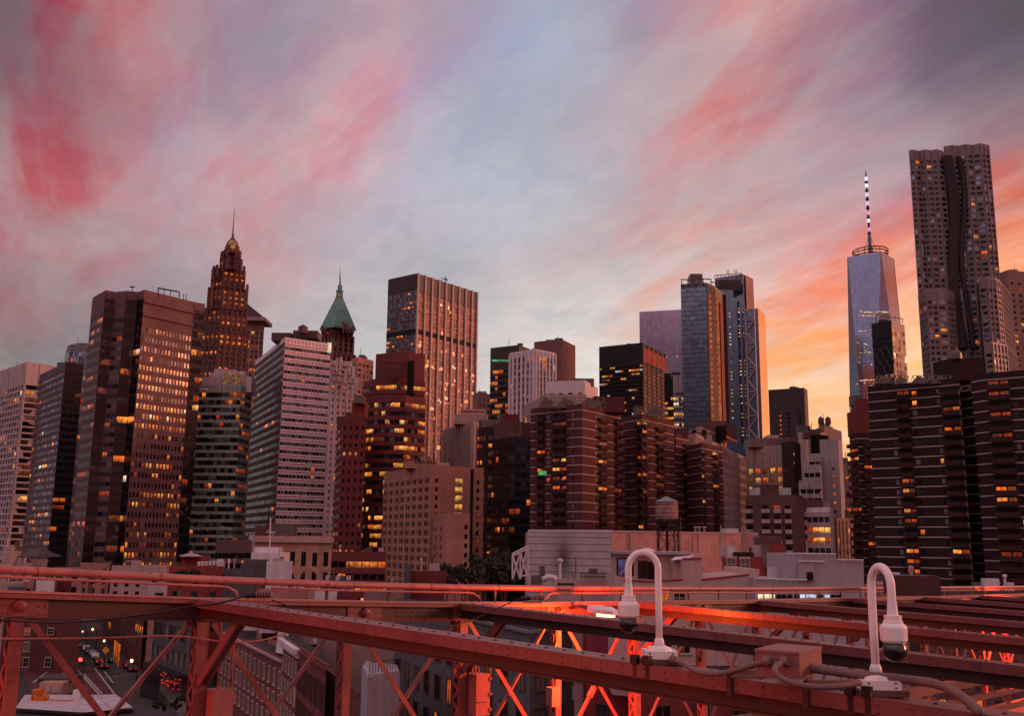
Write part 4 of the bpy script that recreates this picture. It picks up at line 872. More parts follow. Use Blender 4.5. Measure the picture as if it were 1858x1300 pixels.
pbox(root,'penthouse','brick_tan_dark',1388,1414,880,908,306,9,.2); pbox(root,'penthouse','white_paint',1372,1392,886,908,309,6,.1); pbox(root,'penthouse','panel_teal',1414,1436,886,908,309,6)
st=S(bw=2.0,fh=3.0,ww=.9,wh=.52,pl=.30,top=1.2,pal=['l_amber','l_yellow','l_red'],gl=['g_dark','g_black','g_grey'],hb=('slab_pale',.25),run=.8)
root,p,z=B('apartment_block','pale banded apartment block with lit ribbons below the white stepped house','apartment block',[(1463,922),(1505,921),(1512,924)],300,0,[st,None],'white_paint',1020)
st=S(bw=3,fh=3.4,ww=.45,wh=.55,pl=.10,top=2,pal=['l_orange','l_amber'],gl=['g_black','g_dark'],vp=('stone_tan',.8,.3))
root,p,z=B('office_building','brown stone office building with lit doors between the white house and the dark estate','office building',[(1508,944),(1516,940),(1549,942)],345,1,[None,st],'stone_tan',1020)
B('office_building','tall brown side wall building right of the stepped white house','office building',[(1519,845),(1524,842),(1548,840)],380,1,[None,S(bw=7,fh=6,ww=.25,wh=.3,pl=.4,pal=['l_orange'],gl=['g_dark'])],'stone_tan',960)
# ------------------------------------------------------------ roofs just above the bridge pipe
def low(name,label,cat,m,x0,x1,yt,D,yaw=0.0,dep=12,rm='roof_dark',parap=.5,z0=0,extra=None):
    a=W(x0,yt,D);c=W(x1,yt,D);z=W((x0+x1)/2,yt,D).z; L=(c.x-a.x)/math.cos(yaw); e=Vector((math.cos(yaw),math.sin(yaw),0)); n=Vector((-e.y,e.x,0))
    mid=Vector(((a.x+c.x)/2,D,0)); o=mid-e*L/2
    root=thing(name,label,cat,(mid.x,mid.y,0))
    w,wi,ba=block(root,[o,o+e*L],z0,z-parap,m,[extra],dep=dep,roofm=rm,parapet=parap,zbot=max(0,W((x0+x1)/2,yt,D).z-16))
    if wi: place_reps(root,'window',wi)
    for k in range(int(min(7,2+L/4))):      # roof clutter: hatches, vents, ducts, pipes
        u=R.uniform(.05,.9)*L; v_=R.uniform(.4,max(.6,dep*.5)); q=o+e*u+n*v_+Vector((0,0,z-parap)); b=MB(); t_=R.random()
        if t_<.45: b.obox(q,e*R.uniform(.6,2.2),n*R.uniform(.5,1.4),Vector((0,0,parap+R.uniform(.5,1.5))),R.choice(['gunmetal','white_paint','slab_pale','spandrel_grey','brick_tan_dark','slab_pale'])); b.build('roof_hatch',root)
        elif t_<.75: b.lathe(q,[(.14,0),(.14,parap+R.uniform(.6,1.6)),(.3,parap+1.7),(.3,parap+1.9),(.05,parap+2.0)],R.choice(['gunmetal','white_paint','slab_pale']),8); b.build('vent_pipe',root)
        else: b.tube([q,q+Vector((0,0,parap+R.uniform(1.5,4)))],.05,'steel_black',4); b.build('aerial',root)
    return root,o,e,n,L,z
gw=lambda **k: S(**dict(dict(bw=3.4,fh=3.4,ww=.36,wh=.55,pl=.08,top=1.0,kind='pane',gl=['g_dark','g_grey','g_black'],pal=['l_orange','l_amber']),**k))
low('low_rise_building','pinkish stair house with a long flat roof at the lower left edge','low building','panel_pink',-30,58,1022,262,extra=gw(pl=0)); 
low('rooftop_house','pink square bulkhead tower on the left edge roofs','bulkhead','panel_pink',6,27,993,260,dep=5,rm='roof_pale')
low('low_rise_building','flat roofed pale building with a buff parapet left of the brown tower base','low building','stone_cream',28,86,1016,268,.05,rm='roof_pale')
root,o,e,n,L,z=low('low_rise_building','low building with a dark hipped slate roof near the left edge','low building','brick_tan_dark',30,74,1012,290,dep=14)
b=MB(); q=[o+Vector((0,0,z)),o+e*L+Vector((0,0,z)),o+e*L+n*14+Vector((0,0,z)),o+n*14+Vector((0,0,z))]; r1=o+e*3+n*7+Vector((0,0,z+3)); r2_=o+e*(L-4)+n*7+Vector((0,0,z+3))
for f in ([q[0],q[1],r2_,r1],[q[1],q[2],r2_],[q[2],q[3],r1,r2_],[q[3],q[0],r1]): b.poly(f,'roof_slate')
b.build('hip_roof',root)
low('low_rise_building','low pinkish brick building under the middle of the left skyline','low building','brick_beige',146,200,1022,372,extra=gw(pl=0),rm='roof_pale')
low('low_rise_building','small rose brick house left of the flat pink block on the left','low building','brick_rose',98,150,1030,300,.04,extra=gw(pl=0))
low('rooftop_house','salmon bulkhead with two small chimneys below the brown tower','bulkhead','panel_pink',229,257,1018,372,dep=6,rm='roof_pale')
low('low_rise_building','salmon stuccoed low building stepping up beneath the brown tower','low building','panel_pink',203,262,1027,366,.03,rm='roof_pale',extra=gw(pl=0))
low('low_rise_building','flat salmon block to the right of the bulkhead with chimneys','low building','panel_pink',262,308,1026,262,.0,rm='roof_pale')
root,o,e,n,L,z=low('low_rise_building','red brick walk up with a row of white rooftop fans and an oval penthouse','low building','brick_red',306,406,1028,232,-.03,extra=gw(bw=4,pl=.1))
pbox(root,'oval_penthouse','brick_red',328,364,1010,1028,236,7); b=MB(); c=W(346,1011,236); b.lathe(c,[(2.6,0),(2.6,.25),(.4,.8),(.3,1.3)],'slab_pale',14); b.build('penthouse_roof',root)
for k in range(7):
    b=MB(); c=W(361+k*6.8,1028-k*.3,226); b.lathe(c,[(.34,0),(.36,.9),(.2,.95)],'white_paint',8); b.build('roof_fan',root)
# slate and white pair with mast
root,o,e,n,L,z=low('low_rise_building','slate clad low building with a lit lamp beside the white plastered one','low building','slate_clad',408,485,1033,222,.0,rm='roof_slate') if wall('slate_clad',(.095,.085,.10),.6,.12,brick=(.6,8,.03,.7)) else 0
pbox(root,'upper_storey','slate_clad',436,485,1016,1034,225,6); pbox(root,'lamp','l_amber',438,441,1018,1023,220,.3)
root,o,e,n,L,z=low('low_rise_building','white plastered rooftop block carrying a thin mast','low building','white_paint',484,531,1019,220,.0,dep=8,rm='roof_pale')
pbox(root,'upper_storey','white_paint',455,515,1004,1022,226,6); pbox(root,'upper_storey','white_paint',460,502,994,1006,230,6)
b=MB(); b.tube([W(489,1003,200),W(491,940,200)],.13,'white_paint',6); b.tube([W(482,967,200),W(500,967,200)],.10,'white_paint',5); b.tube([W(485,962,200),W(496,972,200)],.06,'white_paint',4); b.build('mast',root)
st=gw(bw=2.9,fh=5.0,ww=.42,wh=.72,top=2.6,pl=.12,gl=['g_dark','g_black','g_grey'],pal=['l_amber','l_orange'],kind='split')
root,p,z=B('office_building','cream corniced stone building with tall windows behind the white plastered block','office building',[(458,0,268),(463,973),(603,0,258)],260,1,[None,st],'stone_buff',1065,parapet=.6) if wall('stone_buff',(.48,.27,.20),.8,.12,brick=(1.4,.6,.02,.8)) else 0
b=MB(); ee=p[2]-p[1]; ee.z=0; l=ee.length; ee.normalize(); nn=Vector((ee.y,-ee.x,0)); b.obox(Vector((p[1].x,p[1].y,z-1.0))-ee*.5,ee*(l+1),nn*.9,Vector((0,0,1.2)),'slab_pale'); b.build('cornice',root)
low('low_rise_building','dark brown ribbon windowed slab between the teal apartment block and the cream building','low building','granite_dark',392,458,980,330,.0,dep=20,extra=S(bw=2.5,fh=3.3,ww=.95,wh=.5,pl=0,top=3,gl=['g_black'],hb=('granite_dark',.2)))
low('low_rise_building','dark office base with lit ribbons below the banded red tower','low building','band_red',600,700,1002,300,-.02,dep=15,extra=S(bw=2.2,fh=3.5,ww=.9,wh=.5,pl=.35,top=1.5,pal=['l_amber','l_orange'],gl=['g_black'],hb=('band_red',.2)))
low('rooftop_house','blank maroon bulkhead standing above the pipe in front of the beige brick block','bulkhead','brick_maroon',745,810,1037,172,.0,dep=7,rm='roof_pale')
low('rooftop_house','grey sheet metal bulkhead next to the maroon one','bulkhead','slate_clad',735,746,1026,170,.0,dep=4,rm='roof_pale')
root,o,e,n,L,z=low('low_rise_building','low roof crowded with ventilation units between cream building and banded tower','low building','brick_tan_dark',585,640,1052,205,.0,dep=9)
for k in range(5): pbox(root,'air_handler','spandrel_grey' if k%2 else 'concrete_rose',590+k*9.5,597+k*9.5,1046,1054,205,1.2)
# roofs seen between pipe and chord
cols=['panel_pink','brick_beige','white_paint','brick_maroon','stone_tan','slate_clad','brick_rose','concrete_rose']
gaps=[(0,40,1058,'pale flat roof with a round tank under the pipe at the left edge'),(44,62,1056,'dark narrow house between pipe and girder at the left'),(66,100,1054,'cream gabled end with a dark doorway under the pipe'),(104,130,1058,'dark rusty shed roof under the pipe'),(136,172,1062,'small salmon house with a white gutter under the pipe'),(176,210,1060,'grey roofed house under the pipe left of centre'),(214,262,1066,'roof with a pale raised skylight under the pipe'),(268,312,1062,'dark narrow roof with fans under the pipe'),(316,412,1066,'long pale parapet wall under the pipe near the first crossing beam'),(470,560,1072,'brown flat roof with aerials under the pipe'),(572,612,1074,'white stair bulkhead under the pipe'),(614,650,1076,'grey bulkhead right of the white one under the pipe'),(660,720,1078,'cluttered roof with small vents right of the girder pin'),(735,812,1080,'shaded roof with shrubs under the pipe by the beige block'),(1000,1100,1078,'grey terrace roof behind the orange lit girder')]
for i,(x0,x1,y,lb) in enumerate(gaps):
    Dg=(255 if x1<146 else 368 if x1<264 else 250 if x1<320 else 232 if x1<420 else 212 if x1<565 else 190 if x1<700 else 170 if x1<900 else 112)+(i*7)%12
    root,o,e,n,L,z=low('low_rise_building',lb,'low building',cols[i%8],x0,x1,y-2,Dg,R.uniform(-.05,.05),dep=14,rm='roof_dark',parap=.4,extra=gw(pl=.0,bw=4) if i%2 else None)
    for k in range(3):
        xx=R.uniform(x0+3,x1-6); pbox(root,'roof_vent',R.choice(['gunmetal','white_paint','slab_pale','spandrel_grey']),xx,xx+R.uniform(3,7),y-R.uniform(5,9),y,Dg+2,1.2)
b=MB(); c=W(30,1070,250); b.lathe(c,[(2.0,-1.2),(2.0,.6),(1.4,1.1),(.2,1.4)],'gunmetal',12); tag(b.build('roof_tank'),'round grey roof tank under the pipe at the far left','tank')
# ------------------------------------------------------------ big corrugated wall building with fire stain
wall('corrugated',(.46,.40,.42),.6,.08); 
m,t,bs_=mat_new('corrugated_wall'); geo=t.n('ShaderNodeNewGeometry'); sx=t.n('ShaderNodeSeparateXYZ'); t.l(geo.outputs['Position'],sx.inputs[0])
fr_=t.m('FRACT',t.m('MULTIPLY',sx.outputs[2],1/1.02)); line=t.m('LESS_THAN',fr_,.14)
sta=W(1022,1010,150); dxs=t.m('DIVIDE',t.m('SUBTRACT',sx.outputs[0],sta.x),1.35); dzs=t.m('DIVIDE',t.m('SUBTRACT',sx.outputs[2],sta.z-.6),3.2)
nn_=t.noise(geo.outputs['Position'],.8,4); soot=t.m('MULTIPLY',t.m('EXPONENT',t.m('MULTIPLY',t.m('ADD',t.m('MULTIPLY',dxs,dxs),t.m('MULTIPLY',dzs,dzs)),-1.0)),t.mr(nn_.outputs['Fac'],.3,.6,.75,1.0))
c_=t.mix(line,(.44,.38,.40),(.20,.15,.16)); c_=t.mix(t.m('MULTIPLY',soot,.97),c_,(.06,.045,.05)); c_=t.vm('SCALE',c_,sc_=t.mr(nn_.outputs['Fac'],.3,.7,.88,1.1)); t.l(c_,bs_.inputs['Base Color']); bs_.inputs['Roughness'].default_value=.6
z=W(1030,966,150).z
pr=[WX(958,153,z),WX(1110,147,z),WX(1375,160,z)]
root=thing('warehouse','large pale warehouse with ribbed siding stained by soot and a long salmon flank','warehouse',(pr[1].x,pr[1].y,0))
b=MB(); P=[(q.x,q.y) for q in pr]
b.quad((P[0][0],P[0][1],0),(P[1][0],P[1][1],0),(P[1][0],P[1][1],z),(P[0][0],P[0][1],z),'corrugated_wall'); b.build('ribbed_wall',root)
b=MB(); P2=[(P[1][0],P[1][1]),(P[2][0],P[2][1]),(P[2][0]-4,P[2][1]+25),(P[0][0],P[0][1]+25),(P[0][0]+.02,P[0][1]+.02)]
L=math.hypot(P[2][0]-P[1][0],P[2][1]-P[1][1]); b.quad((P[1][0],P[1][1],0),(P[2][0],P[2][1],0),(P[2][0],P[2][1],z),(P[1][0],P[1][1],z),'panel_salmon',[(0,0),(L,0),(L,z),(0,z)])
wall('panel_salmon',(.50,.27,.24),.8,.1,brick=(1.1,.85,.02,.78)); b.poly([(q[0],q[1],z) for q in P2],'roof_dark')
b.quad((P[2][0],P[2][1],0),(P[2][0]-4,P[2][1]+25,0),(P[2][0]-4,P[2][1]+25,z),(P[2][0],P[2][1],z),'panel_salmon'); b.quad((P[0][0],P[0][1]+25,0),(P[0][0],P[0][1],0),(P[0][0],P[0][1],z),(P[0][0],P[0][1]+25,z),'panel_salmon')
b.build('wall',root)
b=MB(); b.obox((P[0][0],P[0][1]-.1,z),Vector((P[1][0]-P[0][0],P[1][1]-P[0][1],0)),(0,.4,0),(0,0,.3),'white_paint'); b.obox((P[1][0],P[1][1]-.1,z),Vector((P[2][0]-P[1][0],P[2][1]-P[1][1],0)),(0,.4,0),(0,0,.25),'slab_pale'); b.build('coping',root)
b=MB()
for x,y0,y1,r_ in ((1145,968,1003,.16),(1256,970,1012,.07),(1266,970,1012,.07),(1308,955,1014,.10)): 
    f=(x-1110)/265; D_=147+13*f-.25; b.tube([W(x,y1,D_),W(x,y0,D_)],r_,'slab_pale' if r_>.09 else 'frame_brown',6)
b.build('downpipe',root)
for x in (1262,1269,1278):
    b=MB(); b.lathe(W(x,971,157),[(.14,0),(.14,1.0),(.3,1.02),(.3,1.2),(.1,1.25)],'slab_pale',8); b.build('roof_vent',root)
pbox(root,'bulkhead','white_paint',1318,1340,960,972,165,4); 
b=MB(); a=W(1341,962,156);c=W(1376,974,156); zb_=W(1350,1022,156).z
b.poly([(a.x,155.2,zb_),(c.x,155.2,zb_),(c.x,155.2,c.z),((a.x+c.x)/2-1,155.2,a.z),(a.x,155.2,a.z)],'panel_salmon'); b.build('gable_wall',root)
# steel stair frame left of the warehouse
b=MB(); D_=146
for s in ([(930,1052),(930,1006)],[(930,1006),(958,992)],[(930,1010),(958,997)],[(944,1052),(944,1000)],[(958,1052),(958,994)],[(930,1008),(944,1052)],[(944,1003),(930,1052)],[(944,1003),(957,1048)],[(956,998),(944,1050)],[(943,1046),(958,1046)]):
    b.tube([W(s[0][0],s[0][1],D_),W(s[1][0],s[1][1],D_)],.14,'white_paint',5)
tag(b.build('steel_frame'),'white steel bracing frame leaning against the soot stained warehouse','frame')
# rooftop ducts
root=thing('duct_unit','silver rooftop duct elbow and vent boxes in front of the soot stained warehouse','duct',W(990,1060,120))
pbox(root,'vent_box','gunmetal',964,984,1045,1062,120,1.5); pbox(root,'vent_stack','slate_clad',979,989,1028,1050,121,1)
b=MB(); b.tube([W(984,1053,120),W(996,1048,120),W(1006,1050,120),W(1010,1058,120),W(1010,1068,120)],.36,'white_paint',10); b.build('duct',root,True)
# water tank on trestle
wall('tank_board',(.30,.18,.165),.85,.35,1.2,.35)
D_=143; root=thing('water_tower','weathered wooden water tank with a cone roof on a rusty steel trestle','water tower',W(1210,1003,D_)); k=D_/FPX
b=MB(); c=W(1210,943,D_); top=W(1210,912,D_).z-c.z; hr=W(1210,903,D_).z-c.z
b.lathe(c,[(19.5*k,0),(20.3*k,top*.5),(19.5*k,top)],'tank_board',24); b.build('barrel',root)
b=MB(); b.lathe(c,[(21*k,top),(21*k,top+.05),(4*k,hr),(0.05,hr+.1)],'spandrel_blue',24); b.build('cone_roof',root)
b=MB()
for q in (.12,.35,.6,.85): b.lathe((c.x,c.y,c.z+top*q),[(20.6*k,0),(20.6*k,.04)],'steel_brown',24)
b.build('hoop',root)
b=MB(); g=W(1210,1002,D_).z
fx=[(-17,-1),(17,-1),(-15,1),(15,1)]
P_=[Vector((c.x+x*k,c.y+y*1.3,0)) for x,y in fx]
for q in P_: b.tube([q+Vector((0,0,g)),q+Vector((0,0,c.z))],.10,'steel_black',5)
b.box(c.x-21*k,c.x+21*k,c.y-1.8,c.y+1.8,c.z-.30,c.z-.02,'steel_black')
for (i,j) in ((0,1),(2,3),(0,2),(1,3)):
    for lv in range(2):
        z0_=g+(c.z-g)*lv/2; z1_=g+(c.z-g)*(lv+1)/2
        b.tube([P_[i]+Vector((0,0,z0_)),P_[j]+Vector((0,0,z1_))],.045,'steel_black',4); b.tube([P_[j]+Vector((0,0,z0_)),P_[i]+Vector((0,0,z1_))],.045,'steel_black',4); b.tube([P_[i]+Vector((0,0,z1_)),P_[j]+Vector((0,0,z1_))],.06,'steel_black',4)
b.tube([Vector((c.x,c.y,g)),Vector((c.x,c.y,c.z))],.20,'steel_black',8); b.build('trestle',root)
b=MB(); 
for dx in (18.5,21): b.tube([Vector((c.x+dx*k,c.y-1.5,g)),Vector((c.x+dx*k,c.y-1.5,c.z+.4))],.04,'steel_black',4)
b.build('ladder',root)
# ------------------------------------------------------------ pale rooftop house and stucco building
wall('stucco',(.47,.32,.30),.85,.10,.5,.1); wall('stucco_grey',(.36,.32,.36),.85,.1,.5,.1); wall('coping_red',(.30,.06,.06),.7)
Dn=92
def wz(x,y,D): return W(x,y,D)
root=thing('stucco_building','wide pale pink stucco building with red coped parapets behind the bridge cameras','building',W(1250,1150,Dn)*1)
root.location.z=0; root['_w']=tuple(root.location)
b=MB()
def vpoly(b,pp,D,m,th=.3,yaw=0):  # upright wall outline traced at distance D, given thickness
    P=[W(x,y,D) for x,y in pp]; n=len(P); i=len(b.v); b.v+=[tuple(p) for p in P]+[(p.x,p.y+th,p.z) for p in P]; j=b.mat(m)
    b.f.append(tuple(range(i,i+n))); b.mi.append(j); b.f.append(tuple(range(i+n,i+2*n))[::-1]); b.mi.append(j)
    for q in range(n): r_=(q+1)%n; b.f.append((i+q,i+n+q,i+n+r_,i+r_)); b.mi.append(j)
vpoly(b,[(1112,1262),(1366,1290),(1378,1034),(1361,1034),(1359,1044),(1273,1053),(1272,1015),(1238,1016),(1238,1052),(1176,1056),(1132,1053),(1116,1043)],Dn,'stucco',11)
b.build('wall',root)
b=MB()
for s in ([(1238,1015),(1273,1014)],[(1273,1052.5),(1359,1043.5)],[(1132,1053),(1176,1056),(1238,1052)]):
    q=[W(x,y,Dn-.06) for x,y in s]; b.tube(q,.09,'coping_red',5)
b.build('coping',root)
wi=[]
for x,y,w_,h_,mm in ((1233,1086,.95,1.1,'g_dark'),(1206,1086,.75,1.1,'l_orange'),(1240,1168,1.1,1.7,'g_dark'),(1207,1168,1.1,1.7,'g_dark')):
    wi.append((1,'sash' if mm!='l_orange' else 'pane',w_,h_,mm,W(x,y,Dn-.05),0,0,0))
place_reps(root,'window',wi)
root=thing('rooftop_house','low rooftop pavilion with a flat overhanging roof and a large window reflecting blue','rooftop house',W(1180,1052,95))
b=MB(); b=pbox(None,'','stucco',1120,1275,1005,1056,95,6,b=b,build=False); b.build('wall',root)
b=MB(); b=pbox(None,'','roof_pale',1112,1252,1002,1006,94.2,7,b=b,build=False); b.build('roof',root)
lit('l_blue_pane',(.22,.25,.75),.35,1.6,.1,False)  # blue reflection in the pavilion window, put in as a faint glow
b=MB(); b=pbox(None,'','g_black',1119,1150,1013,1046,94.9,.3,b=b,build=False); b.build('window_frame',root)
b=MB(); b=pbox(None,'','l_blue_pane',1122,1146,1016,1045,94.8,.1,b=b,build=False); b.build('window',root)
b=MB(); b=pbox(None,'','g_dark',1158,1175,1018,1050,94.8,.2,b=b,build=False); b.build('door',root)
b=MB(); b=pbox(None,'','g_black',1176,1192,1020,1052,94.8,.2,b=b,build=False); b.build('door',root)
b=MB(); b.lathe(W(1174,1003,95),[(.8,0),(.7,.2),(.2,.4)],'white_paint',12); b.build('skylight',root)
root=thing('rooftop_shed','small shed with a striped metal awning beside the pavilion','shed',W(1230,1052,93.5))
pbox(root,'wall','stucco',1222,1240,1018,1052,93.5,2); b=MB(); 
b.poly([W(1216,1018,92.6),W(1250,1014,92.6),W(1262,1008,94.5),W(1226,1010,94.5)],'white_paint'); b.build('awning',root)
# fence on terrace left
b=MB(); 
for k in range(14): b.tube([W(1053+k*4.0,1052,100),W(1053+k*4.0,1040,100)],.03,'steel_black',4)
b.tube([W(1052,1040.5,100),W(1108,1041,100)],.04,'steel_black',4); b.tube([W(1052,1047,100),W(1108,1048,100)],.03,'steel_black',4)
tag(b.build('terrace_railing'),'thin black terrace railing in front of the ribbed warehouse','railing')
root,o,e,n,L,z=low('terrace_building','lower stucco terrace building with a dark glazed strip left of the pavilion','building','stucco',1010,1116,1052,101,.0,dep=8,rm='roof_pale')
pbox(root,'glazed_strip','g_grey',1012,1042,1059,1072,100.9,.2)
# red brick houses right
root,o,e,n,L,z=low('brick_house','dark red brick house with two barred white windows beside the salmon flank','house','brick_red',1310,1384,1011,112,.0,dep=8,extra=None)
place_reps(root,'window',[(1,'sash',.9,1.3,'g_blind',W(1327,1025,111.9),0,0,0),(1,'sash',.9,1.3,'g_blind',W(1352,1026,111.9),0,0,0)])
pbox(root,'roof_hedge','leaf_dark',1335,1368,1003,1012,113,1.5) if wall('leaf_dark',(.022,.022,.016),.9,.4,3) else 0
root,o,e,n,L,z=low('brick_house','bright red brick stair tower and lower wing between salmon flank and grey stucco','house','brick_red',1386,1424,989,114,.0,dep=7,rm='roof_dark')
pbox(root,'wing','brick_red',1420,1442,1010,1040,113.6,6); pbox(root,'metal_duct','gunmetal',1384,1397,989,1030,113.5,.8)
root,o,e,n,L,z=low('brick_house','small dark house with a white framed opening above the brick houses','house','frame_brown',1360,1384,994,118,.0,dep=4,rm='roof_pale'); pbox(root,'opening','g_black',1366,1379,999,1008,117.8,.1)
b=MB(); b=pbox(None,'','white_paint',1400,1415,1032,1054,96,1.5,b=b,build=False); tag(b.build('chimney'),'short white chimney in front of the red brick stair tower','chimney')
root=thing('stucco_building','grey white stucco building with a stepped parapet and dark doorway at right','building',(W(1500,1100,90).x,90,0))
b=MB(); vpoly(b,[(1371,1290),(1572,1310),(1567,1018),(1518,1017),(1517,1007),(1443,1006),(1444,1054),(1371,1051)],90,'stucco_grey',10); b.build('wall',root)
b=MB(); vpoly(b,[(1448,1053),(1478,1053),(1478,1019),(1450,1021)],89.8,'stucco_grey',.1); b.build('pier',root)
b=MB(); b=pbox(None,'','g_black',1465,1476,1039,1054,89.6,.1,b=b,build=False); b.build('door',root)
b=MB()
for s in ([(1371,1050.5),(1444,1053.5),(1478,1053.5)],[(1443,1005.5),(1517,1006.5)],[(1518,1016.5),(1567,1017.5)],[(1450,1020),(1496,1020)]): b.tube([W(x,y,89.7) for x,y in s],.07,'white_paint',5)
b.build('coping',root)
b=MB(); b.tube([W(1464,1019,90),W(1464,985,90)],.05,'slab_pale',5); b.build('vent_pipe',root)
wi=[]
for k in range(14):
    wi.append((1,'pane',.42,.42,R.choice(['g_black','g_black','g_black','l_cool']) if k>2 else R.choice(['l_cool','g_black','l_white']),W(1379+k*11+R.uniform(-2,2),1084+k*.05,89.85),0,0,0))
place_reps(root,'window',wi)
low('low_rise_building','brown low roof line behind the second camera pole','low building','stone_tan',1566,1680,1062,110,.02,dep=12,rm='roof_pale',extra=gw(pl=.1)); low('low_rise_building','dim low building with lit shopfronts under the pipe at the right edge','low building','brick_tan_dark',1680,1880,1073,130,.0,dep=12,extra=gw(pl=.3,bw=2.4,fh=2.4,top=.3))
b=MB(); b=pbox(None,'','spandrel_grey',1588,1602,1040,1056,105,1,b=b,build=False); b=pbox(None,'','white_paint',1603,1618,1042,1056,105,1,b=b,build=False); b=pbox(None,'','white_paint',1622,1634,1040,1054,105,1,b=b,build=False); tag(b.build('air_handler'),'cluster of rooftop air units behind the second camera neck','air unit')
# ------------------------------------------------------------ trees
def foliage(name,label,cx,cyy,D,w_,h_,n=900,m='leaf_dark',leaf=.45,trunk=True,seed=1):
    r=random.Random(seed); c=W(cx,cyy,D); root=thing(name,label,'tree' if trunk else 'shrub',(c.x,D,0 if trunk else c.z-h_))
    b=MB(); cl=[(Vector((r.uniform(-1,1)*w_*.8,r.uniform(-1,1)*w_*.5,r.uniform(-.5,1)*h_*.7)),r.uniform(.25,.5)*min(w_,h_)) for _ in range(14)]
    for k in range(n):
        o_,rad=r.choice(cl); d=Vector((r.gauss(0,1),r.gauss(0,1),r.gauss(0,1))).normalized()*rad*r.uniform(.5,1.08); q=c+o_+d
        u=Vector((r.gauss(0,1),r.gauss(0,1),r.gauss(0,1))).normalized(); v=u.orthogonal().normalized(); s_=leaf*r.uniform(.6,1.3)
        b.quad(q-u*s_-v*s_*.5,q+u*s_-v*s_*.5,q+u*s_*.8+v*s_*.5,q-u*s_*.8+v*s_*.5,m if r.random()<.7 else 'leaf_mid')
    b.build('crown' if trunk else 'foliage',root)
    if trunk:
        b=MB(); b.tube([(c.x,D,0),(c.x+.3,D,c.z*.5),(c.x,D,c.z)],[.35,.26,.12],'brick_tan_dark',7)
        for k in range(5): b.tube([(c.x,D,c.z*.55),tuple(c+Vector((r.uniform(-1,1)*w_*.6,r.uniform(-.3,.3)*w_,r.uniform(0,.5)*h_)))],[.15,.05],'brick_tan_dark',5)
        b.build('trunk',root)
wall('leaf_mid',(.045,.045,.022),.85,.4,3)
for i,(x,y,D_,w_,h_,lb) in enumerate(((880,1040,215,5.5,3.6,'large dark tree crown left of the steel frame'),(838,1052,205,4.8,2.8,'dark tree at the foot of the beige brick block'),(915,1034,235,5,4.2,'dark tree tucked against the soot stained warehouse'),(796,1060,200,4,2,'low dark tree right of the maroon bulkhead'),(340,1046,180,3.0,.9,'dark shrubs on the roof in front of the red brick walk up'))):
    foliage('tree' if i<4 else 'shrub',lb,x,y,D_,w_,h_,1500 if i<4 else 500,seed=i+3,trunk=i<4)
# ------------------------------------------------------------ ground, street level
def sheet(name,pts,z,m,label=None):
    b=MB(); b.poly([(p[0],p[1],z) for p in pts],m); o=b.build(name); o['kind']='structure'; return o
wall('asphalt',(.035,.028,.030),.8,.3,.3,.1); wall('road',(.050,.040,.040),.75,.25,.5,.1); wall('court',(.085,.022,.026),.8,.25,.5,.1); wall('paint_line',(.40,.33,.34),.7,.2,1); wall('pavement',(.12,.095,.095),.8,.2,.8,.1)
wall('roof_white',(.50,.42,.46),.8,.25,.4,.2); wall('orange_paint',(.60,.16,.02),.5,.2,2)
sheet('ground',[(-6000,-300),(6000,-300),(6000,9000),(-6000,9000)],0.0,'asphalt')
G=lambda x,y,z=0.0: Wz(x,y,z)
sheet('street',[G(150,1128),G(172,1128),G(262,1215),G(330,1300),G(215,1300),G(205,1215)],0.004,'road')
sheet('pavement',[G(262,1215),G(300,1215),G(420,1310),G(330,1310)],0.12,'pavement')
sheet('court',[G(38,1218),G(172,1214),G(212,1266),G(60,1268)],0.05,'court')
b=MB()
def gline(b,p,q,w=.35,z=.06):
    A=G(*p,z);C=G(*q,z); d=(C-A).normalized(); n=Vector((-d.y,d.x,0))*w/2; b.quad(A-n,C-n,C+n,A+n,'paint_line')
for p,q in (((38,1218),(172,1214)),((172,1214),(212,1266)),((150,1222),(185,1260)),((140,1216),(182,1264)),((60,1240),(90,1217)),((110,1217),(130,1240))): gline(b,p,q)
o=b.build('court_marking'); o['kind']='structure'
b=MB()
for p,q in (((185,1232),(240,1225)),((190,1220),(205,1240))): gline(b,p,q,.3,.03)
o=b.build('road_marking'); o['kind']='structure'
def wall_run(name,label,cat,m,pix,zpx,faces,dep=15,rm='roof_dark',parap=.6,pl=None):
    x,y,D=zpx; z=W(x,y,D).z; p=[WX(q[0],q[1],z) for q in pix]
    root=thing(name,label,cat,(p[0].x,p[0].y,0)); w,wi,ba=block(root,p,0,z-parap,m,faces,dep=dep,roofm=rm,parapet=parap,zbot=.3)
    if wi: place_reps(root,'window',wi)
    return root,p,z
# red brick house on the left with white sashes
wall('brick_night_red',(.13,.038,.036),.85,.2,brick=(.22*2,.15,.02,.7)); wall('brick_row',(.20,.055,.058),.85,.15,brick=(.44,.15,.02,.7)); wall('grey_render',(.105,.10,.115),.7,.15,.6,.2)
root,p,z=wall_run('brick_house','dark red brick building with white sashes beside the sports court','house','brick_night_red',[(8,238),(148,230)],(80,1116,233),[None],12)
wi=[]
for i,x in enumerate((50,92,132)):
    for j,y in enumerate((1147,1175,1203)):
        if (i,j) in ((1,1),): continue
        wi.append((1,'sash',1.25,1.9 if j else 1.3,'l_red' if (i,j) in ((0,0),) else ('g_blind' if j==1 else 'g_dark'),W(x-j*1.5+(0 if j<2 or i!=1 else -2),y,(233)-.8),-.05,0,0))
place_reps(root,'window',wi)
